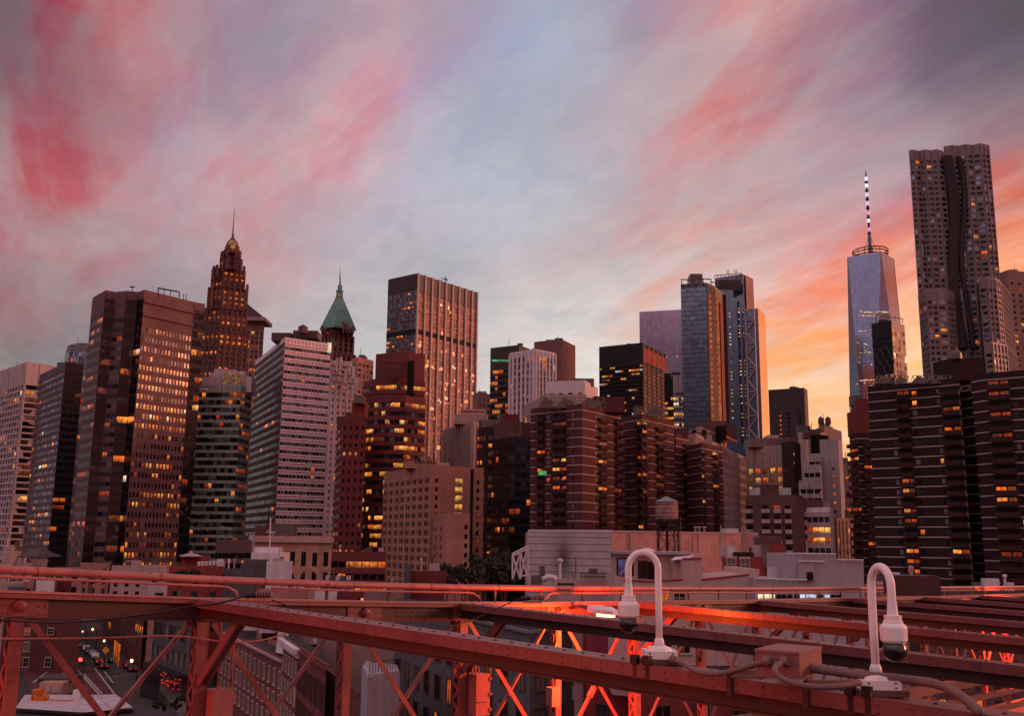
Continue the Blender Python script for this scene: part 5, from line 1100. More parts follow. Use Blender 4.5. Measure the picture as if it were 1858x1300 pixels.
# court-side hut, machine, white roof
b=MB(); b=pbox(None,'','stone_buff',70,112,1240,1264,196,5,.05,b=b,build=False); b=pbox(None,'','roof_slate',68,126,1232,1241,199,6,.05,b=b,build=False)
for x0,x1 in ((80,90),(94,108)): b=pbox(None,'','slab_pale',x0,x1,1246,1258,195.8,.2,.05,b=b,build=False)
tag(b.build('equipment_hut'),'buff hut with a dark flat roof at the near edge of the sports court','hut')
b=MB(); b=pbox(None,'','white_paint',131,144,1254,1270,190,3,b=b,build=False); tag(b.build('storage_cabin'),'small white storage cabin beside the buff hut','cabin')
b=MB(); b.poly([G(28,1286,.0+.9),G(45,1262,.9),G(200,1262,.9),G(242,1286,.9),G(150,1294,.9)],'roof_white'); b.poly([G(176,1263,1.0),G(210,1261,1.0),G(240,1284,1.0),G(205,1290,1.0)],'roof_white')
b.poly([G(28,1286,.9),G(150,1294,.9),G(150,1300,.0),G(28,1292,.0)],'concrete_rose'); b.poly([G(150,1294,.9),G(242,1286,.9),G(242,1292,0),G(150,1300,0)],'concrete_rose'); tag(b.build('white_canopy'),'low white roof surrounding the orange machine at the bottom left','roof')
root=thing('lift_machine','bright orange articulated work machine on the white roof at the bottom left','machine',W(70,1274,188)); b=MB(); D_=188
for s in ([(58,1272),(62,1254)],[(62,1254),(78,1253)],[(78,1253),(86,1270)],[(66,1272),(68,1256)],[(74,1274),(74,1254)],[(60,1268),(84,1270)],[(80,1266),(88,1276)]): b.tube([W(*s[0],D_),W(*s[1],D_-.5)],.28,'orange_paint',6)
b.build('boom',root); b=MB(); b=pbox(None,'','orange_paint',62,80,1266,1273,187,2,b=b,build=False); b=pbox(None,'','orange_paint',90,130,1272,1275,187,.6,b=b,build=False); b.build('chassis',root)
b=MB()
for x in (66,74,82): b.lathe(W(x,1280,186.5),[(.55,-.3),(.55,.3)],'steel_black',12,ax=(0,1,0))
b.build('track_gear',root)
# buildings along the street
st=S(bw=3.4,fh=3.6,ww=.36,wh=.5,pl=.05,top=1,gl=['g_dark','g_blind'],pal=['l_amber'])
root,p,z=wall_run('shop_building','dark brick terrace with an orange lit shopfront along the car lined street','shop','brick_night_red',[(188,330),(200,300),(262,240)],(230,1108,260),[st,st],12)
wi=[]
for x,y in ((214,1184),(218,1188),(222,1192)): wi.append((1,'pane',1.2,5.2,'l_orange',W(x,y-2,257-(x-214)*1.5)-Vector((.6,.6,0)),-.9,0,0))
place_reps(root,'shop_window',wi)
root,p,z=wall_run('shop_building','narrow rose brick building with small paned windows behind the first diagonal brace','house','brick_rose',[(258,250),(304,218)],(280,1110,235),[S(bw=3,fh=3.3,ww=.3,wh=.42,pl=0,top=4,gl=['g_dark','g_blind'])],10)
st=S(bw=3.6,fh=4.6,ww=.8,wh=.62,pl=.03,top=2,gl=['g_grey','g_blind','g_teal'],hb=('spandrel_grey',.3),vp=('spandrel_grey',.25,.3))
root,p,z=wall_run('shop_building','grey metal fronted building with big glazed bays over a red lit terrace bar','shop','granite_dark',[(284,222),(352,200)],(320,1104,212),[st],14)
b=MB(); e=(p[1]-p[0]).normalized(); n_=Vector((e.y,-e.x,0)); b.obox(Vector((p[0].x,p[0].y,3.6)),e*(p[1]-p[0]).length,n_*2.2,(0,0,.3),'steel_black'); b.build('awning',root)
b=MB()
for k in range(60):
    q=p[0].lerp(p[1],R.uniform(.1,.95)); b.lathe((q.x+n_.x*R.uniform(.4,2),q.y+n_.y*R.uniform(.4,2),R.uniform(.6,3.2)),[(.13,0),(.13,.16)],R.choice(['l_red','l_red','l_tail','l_orange','l_tail']),5)
lit('l_bright',(1.0,.50,.18),6.0,.2,.8,False); lit('l_signal',(1.0,.03,.02),9.0,.2,.8,False); lit('l_tail',(1.0,.03,.02),1.5,.2,.8,False)
b.build('lantern_row',root)
root,p,z=wall_run('kiosk','dark little kiosk with glowing orange door by the pavement','kiosk','steel_black',[(258,200),(292,192)],(275,1212,196),[S(bw=1.6,fh=2.4,ww=.7,wh=.8,pl=.6,top=.4,pal=['l_red','l_orange'],gl=['g_black'])],5)
def foli(lb,x,y,D_,w,h,s): foliage('shrub',lb,x,y,D_,w,h,500,leaf=.22,trunk=False,seed=s)
foli('dark shrubs by the pavement below the lit terrace bar',300,1284,175,3,.8,21); foli('dark shrub beside the post at the pavement end',335,1272,180,2,.8,22)
# parked cars
def make_car(m,label,pos,yaw,tail=True,head=False):
    root=thing('parked_car',label,'car',pos,'cars along the street'); root.rotation_euler[2]=0
    Mx=Matrix.Translation(pos)@Matrix.Rotation(yaw,4,'Z')
    def bb(name,segs,mm,par=None):
        b=MB()
        for (x0,x1,y0,y1,z0,z1) in segs: b.box(x0,x1,y0,y1,z0,z1,mm)
        b.v=[tuple(Mx@Vector(v)) for v in b.v]; return b.build(name,par or root)
    b=MB(); prof=[(-2.2,.35),(-2.2,.85),(-1.5,.95),(-.9,1.4),(.8,1.42),(1.4,.98),(2.15,.9),(2.2,.35)]
    n=len(prof); b.v=[(-.85,y,z) for y,z in prof]+[(.85,y,z) for y,z in prof]; j=b.mat(m)
    b.f=[tuple(range(n)),tuple(range(n,2*n))[::-1]]+[(q,n+q,n+(q+1)%n,(q+1)%n) for q in range(n)]; b.mi=[j]*len(b.f)
    b.v=[tuple(Mx@Vector(v)) for v in b.v]; bd=b.build('body',root)
    bb('window',[(-.87,.87,-.8,.75,1.0,1.33)],'g_black',bd)
    for sx in (-.8,.8):
        for sy in (-1.4,1.4):
            b=MB(); b.lathe(Mx@Vector((sx,sy,.33)),[(.33,-.12),(.33,.12)],'steel_black',10,ax=Mx.to_3x3()@Vector((1,0,0))); b.build('wheel',root)
    for sx in (-.62,.62):
        if tail: bb('tail_light',[(sx-.18,sx+.18,-2.24,-2.19,.7,.88)],'l_tail',bd)
        else: bb('headlight',[(sx-.18,sx+.18,-2.24,-2.19,.6,.78)],'l_cool',bd)
wall('car_dark',(.03,.03,.035),.3,.05); wall('car_grey',(.22,.20,.21),.3,.05); wall('car_white',(.50,.46,.48),.3,.05); wall('car_red',(.20,.02,.02),.3,.05)
yaw=math.atan2(-(G(150,1140).x-G(200,1215).x),G(150,1140).y-G(200,1215).y)
cl=[(149,1176,'car_dark','dark car with red tail lights farthest up the street',True),(155,1182,'car_white','pale car near the far end of the parked row',False),(161,1186,'car_dark','dark parked car between two pale ones',False),(167,1191,'car_grey','grey parked car in the middle of the row',False),(172,1196,'car_white','white parked car beside the brick corner',False),(179,1206,'car_red','dark red car braking with bright tail lights at the court corner',True),(187,1214,'car_dark','black car with red tail lights nearest the court',True),(196,1203,'car_dark','dark car in the right lane opposite the shopfront',False),(231,1213,'car_red','red car turning at the lamp with a lit tail',True),(239,1219,'car_dark','dark car right behind the turning red one',True)]
for x,y,m,lb,t_ in cl: make_car(m,lb,G(x,y),yaw+R.uniform(-.05,.05),t_)
def lamp_post(label,px,py,h,m='l_bright',hd=.22,name='street_lamp',arm=1.2):
    D=1; lo,hi=60,500
    for _ in range(40):
        mid=(lo+hi)/2
        if W(px,py,mid).z>h: lo=mid
        else: hi=mid
    c=W(px,py,lo); root=thing(name,label,'street lamp' if name=='street_lamp' else 'traffic light',(c.x+arm,c.y,0))
    b=MB(); b.tube([(c.x+arm,c.y,0),(c.x+arm,c.y,h-.3),(c.x+arm*.6,c.y,h+.35),(c.x,c.y,h+.3)],[.12,.08,.05,.05],'steel_black',6); b.build('pole',root)
    b=MB(); b.lathe(c,[(hd*.6,-hd),(hd,0),(hd*.7,hd*.8)],m,8); b.build('lamp_head' if name=='street_lamp' else 'signal_light',root)
    if name!='street_lamp':
        b=MB(); b.box(c.x-.3,c.x+.3,c.y+.3,c.y+.6,h-1.1,h+.5,'steel_black'); b.build('signal_housing',root)
    return c
lamp_post('street lamp glowing warm white beside the turning red car',239,1200,6,hd=.30); lamp_post('street lamp glowing by the box beneath the first crossing beam',381,1203,6,hd=.32); lamp_post('far street lamp at the top of the car lined street',168,1143,6.5,hd=.3); lamp_post('small lamp over the street above the yellow sign',189,1164,6,hd=.26)
lamp_post('red traffic light at the corner of the brick building and court',146,1198,5,'l_signal',.38,'traffic_light',.8)
lamp_post('dim lamp on the far side of the street near the top',150,1147,6,hd=.2)
c=W(192,1181,235); root=thing('warning_sign','yellow diamond warning sign standing beside the street','sign',(c.x,c.y,0))
b=MB(); b.lathe(c,[(.85,-.03),(.85,.03)],'sign_yellow',4,ax=(0,1,0)); wall('sign_yellow',(.75,.48,.03),.5,.05,3); b.build('panel',root); b=MB(); b.tube([(c.x,c.y+.1,0),(c.x,c.y+.1,c.z+.4)],.05,'steel_black',5); b.build('post',root)
# brick row right of first post
z=W(466,1176,168).z; p=[WX(404,195,z),WX(515,150,z)]
root=thing('brick_row','long red brick warehouse row with tall pale sash windows under the first crossing beam','house',(p[0].x,p[0].y,0))
st=S(bw=3.5,fh=3.3,ww=.36,wh=.66,kind='sash',pl=.02,top=1.2,gl=['g_dark','g_blind','g_dark'],rowvar=0,pal=['l_orange'])
w,wi,ba=block(root,p,0,z,'brick_row',[st],dep=16,roofm='roof_tar',zbot=.5,parapet=.3); place_reps(root,'window',wi)
b=MB(); e=(p[1]-p[0]); e.z=0; l=e.length; e.normalize(); n_=Vector((e.y,-e.x,0)); b.obox(Vector((p[0].x,p[0].y,z-.3)),e*l,n_*.4,(0,0,.35),'slab_pale'); b.build('cornice',root)
for q in range(5):
    b=MB(); c=p[0].lerp(p[1],.25+.12*q)-n_*7; b.box(c.x-1.5,c.x+1.5,c.y-1,c.y+1,z,z+R.uniform(.8,2.2),R.choice(['gunmetal','roof_pale','steel_black'])); b.build('roof_unit',root)
b=MB(); A=W(500,1185,155);C=W(522,1190,150); t_=W(505,1142,155); b.poly([tuple(A),tuple(C),tuple(W(524,1145,152)),tuple(t_)],'white_paint'); b.poly([tuple(t_),tuple(W(524,1145,152)),tuple(W(545,1143,170)),tuple(W(508,1132,175))],'roof_white'); b.poly([tuple(A),tuple(t_),tuple(W(508,1132,175)),tuple(W(508,1180,175))],'white_paint'); b.build('mansard_dormer',root)
pbox(root,'roof_tent','roof_white',470,497,1141,1150,180,5); pbox(root,'roof_tent','roof_white',440,466,1137,1145,185,5)
z=W(555,1186,130).z; p=[WX(514,148,z),WX(592,116,z)]
root=thing('brick_house','red brick house with a white bracketed cornice and dark triple windows','house',(p[0].x,p[0].y,0))
st=S(bw=4.4,fh=4.1,wh=.72,kind='dsash',pl=.04,top=1.4,gl=['g_black','g_dark'],sub=[(-.25,.17),(0,.17),(.25,.17)],rowvar=0)
w,wi,ba=block(root,p,0,z,'brick_row',[[(.42,S(bw=3,fh=3.3,ww=.34,wh=.62,kind='sash',pl=.1,top=1.3,gl=['g_dark','g_blind'])),(1,st)]],dep=13,roofm='roof_tar',zbot=.5,parapet=.2); place_reps(root,'window',wi)
b=MB(); e=(p[1]-p[0]); e.z=0; l=e.length; e.normalize(); n_=Vector((e.y,-e.x,0)); b.obox(Vector((p[0].x,p[0].y,z-.6)),e*l*.45,n_*.8,(0,0,.7),'white_paint'); b.obox(Vector((p[0].x,p[0].y,z-1.1))+e*0,e*l*.45,n_*.35,(0,0,.5),'white_paint'); b.obox(Vector((p[0].x,p[0].y,z-.5))+e*l*.45,e*l*.55,n_*.3,(0,0,.4),'brick_maroon')
b.build('cornice',root)
wall_run('brick_house','lower maroon brick house behind the third girder post','house','brick_row',[(590,132),(650,112)],(620,1235,122),[S(bw=3.2,fh=3.6,ww=.4,wh=.6,kind='dsash',pl=.1,top=1.6,gl=['g_dark','g_black'],pal=['l_red'])],10)
wall_run('blank_building','blank brown stuccoed party wall above the maroon brick house','building','stucco_brown',[(578,178),(592,172),(764,160)],(680,1108,166),[None,None],18) if wall('stucco_brown',(.29,.19,.17),.85,.1,.5,.1) else 0
root,p,z=wall_run('roof_extension','small white roof extension with a parapet rail between the brick house and the grey facade','building','stucco_grey',[(657,112),(668,104),(726,108)],(690,1222,106),[None,None],7,'roof_pale',.3)
b=MB()
for k in range(12): q=p[1].lerp(p[2],k/11); b.tube([(q.x,q.y+1,z),(q.x,q.y+1,z+1.1)],.03,'steel_black',4)
b.tube([p[1]+Vector((0,1,1.1)),p[2]+Vector((0,1,1.1))],.03,'steel_black',4); b.build('railing',root)
# grey rendered building
st=S(bw=3.9,fh=4.15,ww=.42,wh=.62,kind='dsash',pl=.10,top=1.6,gl=['g_black','g_dark','g_black','g_blind'],pal=['l_orange'],rowvar=0)
root,p,z=wall_run('grey_building','blue grey rendered building with brown framed windows behind the orange lit girder','building','grey_render',[(718,136),(962,95),(1062,103)],(962,1149,95),[st,S(bw=3.6,fh=4.15,ww=.46,wh=.62,kind='dsash',pl=.0,top=1.6,gl=['g_blind','g_black'],rowvar=0)],20,'roof_tar',.4)
b=MB()
for i in (0,1):
    e=(p[i+1]-p[i]); e.z=0; l=e.length; e.normalize(); n_=Vector((e.y,-e.x,0)); b.obox(Vector((p[i].x,p[i].y,z-.1)),e*l,n_*.3,(0,0,.28),'spandrel_blue')
b.build('coping',root)
pbox(root,'roof_extension','grey_render',757,886,1120,1150,118,8,-.6)
wall('magenta_render',(.24,.030,.045),.8,.12,.5,.1)
root,p,z=wall_run('red_building','crimson rendered building beside the blue grey one beneath the street lamp','building','magenta_render',[(1058,100),(1064,98),(1176,96)],(1110,1143,97),[None,S(bw=3.4,fh=4.0,ww=.34,wh=.5,kind='dsash',pl=0,top=1.5,gl=['g_grey'],rowvar=0)],12,'roof_tar',.4)
root,p,z=wall_run('brick_house','low crimson brick building under the first crossing beam right of centre','house','brick_red_dull',[(1150,84),(1165,80),(1440,84)],(1300,1236,80),[None,S(bw=3.4,fh=3.6,ww=.36,wh=.55,kind='dsash',pl=0,top=.9,gl=['g_grey','g_dark'],rowvar=0)],9,'roof_tar',.3) if wall('brick_red_dull',(.16,.03,.035),.85,.15,brick=(.44,.15,.02,.7)) else 0
# ------------------------------------------------------------ bridge frame
AZB=.767; SLB=-.0322; PAN=2.29
AX=Vector((math.sin(AZB)*math.cos(SLB),math.cos(AZB)*math.cos(SLB),math.sin(SLB))); NX=Vector((math.cos(AZB),-math.sin(AZB),0)); P0=Vector((-3.957,13.181,CZ-.7825))
DZ=[(-4,.30),(-2,.17),(-1,.09),(0,.02),(1,-.03),(2,-.05),(3,-.05),(6,-.02),(10,.06),(16,.22),(30,.7)]
def dz(i):
    for (a,u),(b_,v) in zip(DZ,DZ[1:]):
        if i<=b_: return u+(v-u)*(i-a)/(b_-a)
    return DZ[-1][1]
def BP(i,t,h): return P0+AX*(PAN*i)+NX*t+Vector((0,0,h+dz(i)-.0259*t))
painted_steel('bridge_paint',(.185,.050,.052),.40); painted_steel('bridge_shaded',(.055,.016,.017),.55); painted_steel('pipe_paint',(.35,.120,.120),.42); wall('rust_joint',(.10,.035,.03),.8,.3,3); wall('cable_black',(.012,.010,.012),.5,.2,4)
wall('camera_white',(.80,.76,.78),.35,.04,2,.03); wall('conduit_grey',(.17,.10,.10),.55,.1,3,.05); wall('box_paint',(.24,.10,.095),.55,.12,2.5,.1); wall('clamp_brown',(.13,.06,.055),.6,.3,5)
m,t,bs_=mat_new('dome_black'); bs_.inputs['Base Color'].default_value=(.008,.006,.008,1); bs_.inputs['Roughness'].default_value=.06; bs_.inputs['Coat Weight'].default_value=.6
def bar(b,A,C,w,th,m,up=Vector((0,0,1))):
    A=Vector(A);C=Vector(C); d=C-A; L=d.length; d=d/L; x=d.cross(up).normalized(); y=x.cross(d).normalized()
    b.obox(A-x*w/2-y*th/2,x*w,d*L,y*th,m)
bridge=thing('bridge','rose painted steel bridge truss with crossing beams sweeping from lower right to the left edge','bridge',BP(0,0,-4)); 
def rivet(b,p,ax,r=.014,h=.008,m='bridge_paint'): b.lathe(p,[(r,0),(r*.8,h*.7),(r*.3,h)],m,6,ax=ax)
UP=Vector((0,0,1))
# top chord
for i0,i1 in ((-4,-1.6),(-1.6,.0),(.0,1.62),(1.62,4),(4,8),(8,14),(14,30)):
    b=MB(); n=max(1,int((i1-i0)/1.0))
    for k in range(n):
        a=i0+(i1-i0)*k/n; c=i0+(i1-i0)*(k+1)/n
        def sec(t0,t1,h0,h1,m): 
            A=BP(a,t0,h0);C=BP(c,t0,h0); b.obox(A,C-A,NX*(t1-t0),UP*(h1-h0),m)
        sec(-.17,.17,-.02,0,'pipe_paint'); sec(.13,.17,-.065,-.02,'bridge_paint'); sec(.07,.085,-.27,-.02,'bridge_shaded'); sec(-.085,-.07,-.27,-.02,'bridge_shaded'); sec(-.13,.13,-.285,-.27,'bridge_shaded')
    if i0<8:
        u=i0
        while u<i1:
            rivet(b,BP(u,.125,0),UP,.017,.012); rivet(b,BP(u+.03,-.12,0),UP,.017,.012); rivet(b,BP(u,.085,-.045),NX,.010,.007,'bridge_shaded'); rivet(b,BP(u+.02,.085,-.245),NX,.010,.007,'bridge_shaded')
            u+=.055
    b.build('top_chord',bridge)
def gusset(i,w=.62,holes=True):
    b=MB(); A=BP(i-w/PAN/2,.086,-.262); C=BP(i+w/PAN/2,.086,-.262); b.obox(A,C-A,NX*.014,UP*.235,'bridge_paint')
    for u in (-.40,-.30,-.18,.18,.30,.40):
        for h in (-.06,-.15,-.235):
            if abs(u)<.2 and h==-.15: continue
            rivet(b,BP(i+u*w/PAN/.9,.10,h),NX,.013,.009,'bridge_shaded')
    b.build('gusset_plate',bridge)
    b=MB(); b.lathe(BP(i,.10,-.145),[(.072,0),(.072,.035),(.06,.042),(.045,.045),(.045,.07),(.02,.075)],'bridge_paint',8,ax=NX); b.build('pin_nut',bridge)
for i in (-1,1.12,2.02,3,4,5): gusset(i)
for i in (1.55,):
    b=MB()
    for k in range(9):
        for h in (-.07,-.14,-.21): rivet(b,BP(i-.16+k*.042,.086,h),NX,.013,.009,'bridge_shaded')
    b.build('rivet_patch',bridge)
# posts, diagonals
def post(i,detail=True,width=.15):
    b=MB(); lo=-3.1; A=lambda u,t,h: BP(i,0,0)+AX*u+NX*t+UP*h
    m='bridge_paint'
    b.obox(A(-width/2,.075,lo),AX*width,NX*.012,UP*(-lo-.2),m); b.obox(A(-width/2,-.085,lo),AX*width,NX*.012,UP*(-lo-.2),m)
    for t in (.045,-.085): b.obox(A(-width/2,t,lo),AX*.012,NX*.03,UP*(-lo-.2),m); b.obox(A(width/2-.012,t,lo),AX*.012,NX*.03,UP*(-lo-.2),m)
    if detail:
        h=-.30; s=1
        while h>lo+.2:
            bar(b,A(-width/2-.004,-.06*s,h),A(-width/2-.004,.06*s,h-.15),.010,.045,m,up=AX.cross(NX)); bar(b,A(width/2+.004,-.06*s,h),A(width/2+.004,.06*s,h-.15),.008,.035,m); h-=.15; s=-s
    if detail:
        h=-.36
        while h>lo+.4:
            for uu in (-width/2+.022,width/2-.022): rivet(b,A(uu,.087,h),NX,.010,.007)
            h-=.12
    b.build('post',bridge)
for i in range(-3,26): post(i,i<14,.17 if i%2==0 else .14)
for i in range(-3,26):
    b=MB(); bar(b,BP(i+.06,.055,-.30),BP(i+1-.02,.055,-2.75),.075,.012,'bridge_paint',up=NX); bar(b,BP(i+.06,.045,-.30),BP(i+1-.02,.045,-2.75),.012,.03,'bridge_paint',up=NX); b.build('diagonal_brace',bridge)
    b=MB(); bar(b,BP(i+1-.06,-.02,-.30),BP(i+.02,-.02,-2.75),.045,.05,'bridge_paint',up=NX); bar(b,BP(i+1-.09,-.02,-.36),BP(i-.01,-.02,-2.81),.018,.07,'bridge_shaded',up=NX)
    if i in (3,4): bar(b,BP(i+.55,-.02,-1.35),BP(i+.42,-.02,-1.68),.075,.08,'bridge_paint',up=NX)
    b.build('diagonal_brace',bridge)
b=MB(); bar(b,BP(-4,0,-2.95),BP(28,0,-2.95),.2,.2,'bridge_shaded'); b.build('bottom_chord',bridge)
# crossing beams
def beam(i,t1=14,rv=True,det=True):
    b=MB(); W2=.17; A=lambda u,t,h: BP(i,t,h)+AX*u
    def sec(u0,u1,h0,h1,m,ta=-.05,tb=t1): p=A(u0,ta,h0);q=A(u0,tb,h0); b.obox(p,q-p,AX*(u1-u0),UP*(h1-h0),m)
    sec(-W2,W2,-.015,.0,'bridge_paint'); 
    sec(-W2,-W2+.014,-.105,-.0155,'bridge_paint'); sec(W2-.014,W2,-.105,-.0155,'bridge_paint')
    sec(-W2+.014,-W2+.05,-.105,-.09,'bridge_paint')
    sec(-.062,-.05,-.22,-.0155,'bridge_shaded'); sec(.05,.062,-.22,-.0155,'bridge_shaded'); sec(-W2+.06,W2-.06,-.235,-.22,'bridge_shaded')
    if rv:
        t=.3
        while t<min(t1,11.5):
            rivet(b,A(-.02,t,0),UP,.020,.013,'bridge_shaded'); rivet(b,A(-W2,t+.1,-.03),-AX,.012,.008); rivet(b,A(-W2,t+.1,-.085),-AX,.012,.008); t+=.21
    b.build('cross_beam',bridge)
    b=MB()
    for u in (-.05,.05): bar(b,A(u,.95,-.2),A(u,.10,-1.05),.02,.11,'bridge_paint',up=AX.cross(NX))
    b.build('knee_brace',bridge)
for k in range(0,26,2): beam(k,13.5,k<=6)
# longitudinal rails further in
for h,w_ in ((-.69,.10),(-.93,.07),(-1.16,.10)):
    b=MB(); bar(b,BP(3.0,6,h-.12),BP(14,6,h-.12),.10,w_,'bridge_paint'); b.build('inner_rail',bridge)
for k in range(7,28):
    b=MB(); i=k*.5
    bar(b,BP(i,6,-.80),BP(i,6,-1.28),.05,.03,'bridge_paint',up=AX); b.build('inner_post',bridge); b=MB(); bar(b,BP(i,6.03,-.82),BP(i+.5,6.03,-1.26),.02,.02,'bridge_paint',up=NX); b.build('inner_brace',bridge)
b=MB()
for k in range(-3,30): A=BP(k,.35,-4.0); C=BP(k+1,.35,-4.0); b.obox(A,C-A,NX*9,UP*.3,'road'); b.obox(A+UP*.3,C-A,NX*.25,UP*.25,'stone_tan')
b.build('roadway_deck',bridge)
# marking on the post right of the lamp
def text(body,loc,size,axx,name,m,parent):
    c=bpy.data.curves.new(name,'FONT'); c.body=body; c.size=size; c.extrude=.001; o=bpy.data.objects.new(name,c); 
    me=bpy.data.meshes.new_from_object(o); bpy.data.objects.remove(o); me.materials.clear(); me.materials.append(MATS[m]); o=bpy.data.objects.new(name,me); sc.collection.objects.link(o)
    z=Vector((0,0,1)); n=axx.cross(z); M=Matrix((axx,z,n)).transposed().to_4x4(); o.matrix_world=Matrix.Translation(Vector(loc)-WORLD(parent))@M; o.parent=parent; return o
text('T8',BP(4,.089,-1.86)+AX*(-.05),.13,AX,'painted_mark','clamp_brown',bridge)
# pipes
stand=thing('standpipe','thick rose painted pipe running above the girder across the whole view','pipe',BP(0,-.06,.235))
b=MB(); b.tube([BP(-4+k*.5,-.06,.235) for k in range(0,72)],.048,'pipe_paint',16,False); b.build('pipe',stand,True)
for k in range(-6,40):
    b=MB(); i=k*.66-.25; d=AX; b.lathe(BP(i,-.06,.235),[(.0495,-.006),(.052,-.004),(.052,.004),(.0495,.006)],'rust_joint',14,ax=AX); b.build('coupling',stand)
for k in range(-6,44):
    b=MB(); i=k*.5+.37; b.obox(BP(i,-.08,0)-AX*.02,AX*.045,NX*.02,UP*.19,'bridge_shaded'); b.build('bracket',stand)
def cond(name,label,pts,r,m,cat='conduit',seg=8,group=None):
    b=MB(); P=[Vector(p) for p in pts]
    # Catmull-Rom smoothing
    out=[]
    for k in range(len(P)-1):
        p0=P[max(k-1,0)];p1=P[k];p2=P[k+1];p3=P[min(k+2,len(P)-1)]
        for s in range(6):
            u=s/6; out.append(.5*((2*p1)+(p2-p0)*u+(2*p0-5*p1+4*p2-p3)*u*u+(3*p1-p0-3*p2+p3)*u**3))
    out.append(P[-1]); b.tube(out,r,m,seg); o=b.build(name,None,True); tag(o,label,cat,group); return o
lab=['thin pipe under the thick pipe from the left edge to the first bend','thin pipe run between the first and second bends under the thick pipe','thin pipe run starting beside the street lamp under the thick pipe']
for (i0,i1),lb in zip(((-4,.22),(.45,2.18),(2.98,26)),lab):
    n=int((i1-i0)*2)+2; P=[BP(i0+(i1-i0-.12)*k/n,.0,.155) for k in range(n+1)]
    if i0>2.5: P=[BP(i0-.10,.02,-.02),BP(i0-.09,.01,.06),BP(i0-.06,.0,.13)]+P
    if i1<20: P+=[BP(i1-.06,0,.145),BP(i1-.01,.01,.09),BP(i1,.02,-.02)]
    b=MB(); b.tube(P,.017,'pipe_paint',10); tag(b.build('thin_pipe',None,True),lb,'pipe')
cond('thin_conduit','thin conduit below the girder at the left that bends up at the first post',[BP(-4,.14,-.50),BP(-1,.14,-.50),BP(-.25,.14,-.46),BP(.0,.16,-.50),BP(.12,.22,-.53),BP(.35,.25,-.50),BP(.55,.3,-.36)],.011,'pipe_paint')
for i,lb in ((.085,'left of two upright conduits rising from the box on the first post'),(.17,'right of two upright conduits rising from the box on the first post')):
    cond('upright_conduit',lb,[BP(i,.16,-.25),BP(i,.17,-.6),BP(i,.18,-1.18)],.015,'bridge_paint')
cond('hanging_cable','black sagging cable tied from the left edge up to the wrapped splice',[W(-20,1123,10.5),W(80,1131,11),W(170,1127,11.4),W(260,1117,11.7),W(340,1103,11.9),W(400,1095,12.0),W(450,1081,12.2)],.011,'cable_black','cable')
cond('hanging_cable','thin black cable drooping from the wrapped splice behind the beam',[W(470,1082,12.3),W(500,1092,12.3),W(540,1108,12.4),W(600,1128,12.8),W(700,1140,13.5),W(790,1143,14),W(850,1128,14.6),W(900,1106,14.9),W(945,1086,15.2)],.008,'cable_black','cable')
for x,y,D_,lb in ((448,1080,12.2,'wrapped cable splice resting on the girder by the first crossing beam'),(948,1086,15.2,'wrapped cable splice on the second crossing beam near the lamp')):
    root=thing('cable_splice',lb,'cable splice',W(x+20,y,D_)); s=12.2/D_
    b=MB(); b.lathe(W(x,y+1,D_),[(.02,-.03),(.035,0),(.03,.05),(.04,.07),(.03,.11),(.02,.13)],'cable_black',8,ax=(1,0,.03)); b.build('black_wrap',root)
    for k in range(6):
        b=MB(); b.lathe(W(x+19+k*5.0*s,y,D_),[(.02,-.014),(.042,-.010),(.042,.006),(.02,.012)],'conduit_grey',10,ax=(1,0,.03)); b.build('insulator',root)
    b=MB(); b.box(W(x,y+6,D_).x,W(x+44*s,y+6,D_).x,D_-.05,D_+.05,W(x,y+9,D_).z,W(x,y+6,D_).z,'pipe_paint'); b.build('bracket',root)
# electrical boxes on posts
def ebox(label,i,u0,u1,h0,h1,t0,t1,m='box_paint',hinge=True):
    o=BP(i,0,0); root=thing('electrical_box',label,'electrical box',o+UP*h0)
    b=MB(); b.obox(o+AX*u0+NX*t0+UP*h0,AX*(u1-u0),NX*(t1-t0),UP*(h1-h0),m); b.build('cabinet',root)
    b=MB(); b.obox(o+AX*(u0-.012)+NX*(t1+.002)+UP*(h0-.01),AX*(u1-u0+.024),NX*.012,UP*(h1-h0+.02),m); dr=b.build('door',root)
    if hinge:
        for f in (.12,.5,.88):
            b=MB(); b.lathe(o+AX*(u1+.012)+NX*(t1+.01)+UP*(h0+(h1-h0)*f),[(.018,-.03),(.018,.03)],m,8); b.obox(o+AX*(u1+.0)+NX*(t1+.012)+UP*(h0+(h1-h0)*f-.012),AX*.05,NX*.014,UP*.024,m); b.build('clasp',dr)
        b=MB(); b.obox(o+AX*u0+NX*(t1+.015)+UP*(h0+(h1-h0)*.33),AX*(u1-u0)*.8,NX*.008,UP*.015,m); b.build('ridge',dr)
    return root
ebox('tall box with clasps strapped to the first post at the bottom left',0,.10,.36,-1.9,-1.12,.02,.26)
ebox('orange lit box with clasps and conduits on the post under the second crossing beam',2,.12,.40,-1.72,-1.10,.0,.26)
ebox('small orange lit box hanging left of the brightly lit post',3,-.30,-.12,-1.72,-1.42,.06,.20,hinge=False)
for k,lb in enumerate(('left short conduit entering the orange lit box','middle short conduit entering the orange lit box','right short conduit entering the orange lit box')):
    cond('short_conduit',lb,[BP(2,.12,-1.10)+AX*(.17+.07*k),BP(2,.10,-.95)+AX*(.16+.07*k),BP(2,.08,-.75)+AX*(.12+.06*k)],.013,'bridge_paint')
cond('bent_conduit','bent conduit beside the brightly lit post near the lamp',[BP(3,.12,.05)-AX*.10,BP(3,.14,-.3)-AX*.10,BP(3,.16,-.62)-AX*.12,BP(3,.18,-.95)-AX*.30,BP(3,.16,-1.42)-AX*.22],.014,'bridge_paint')
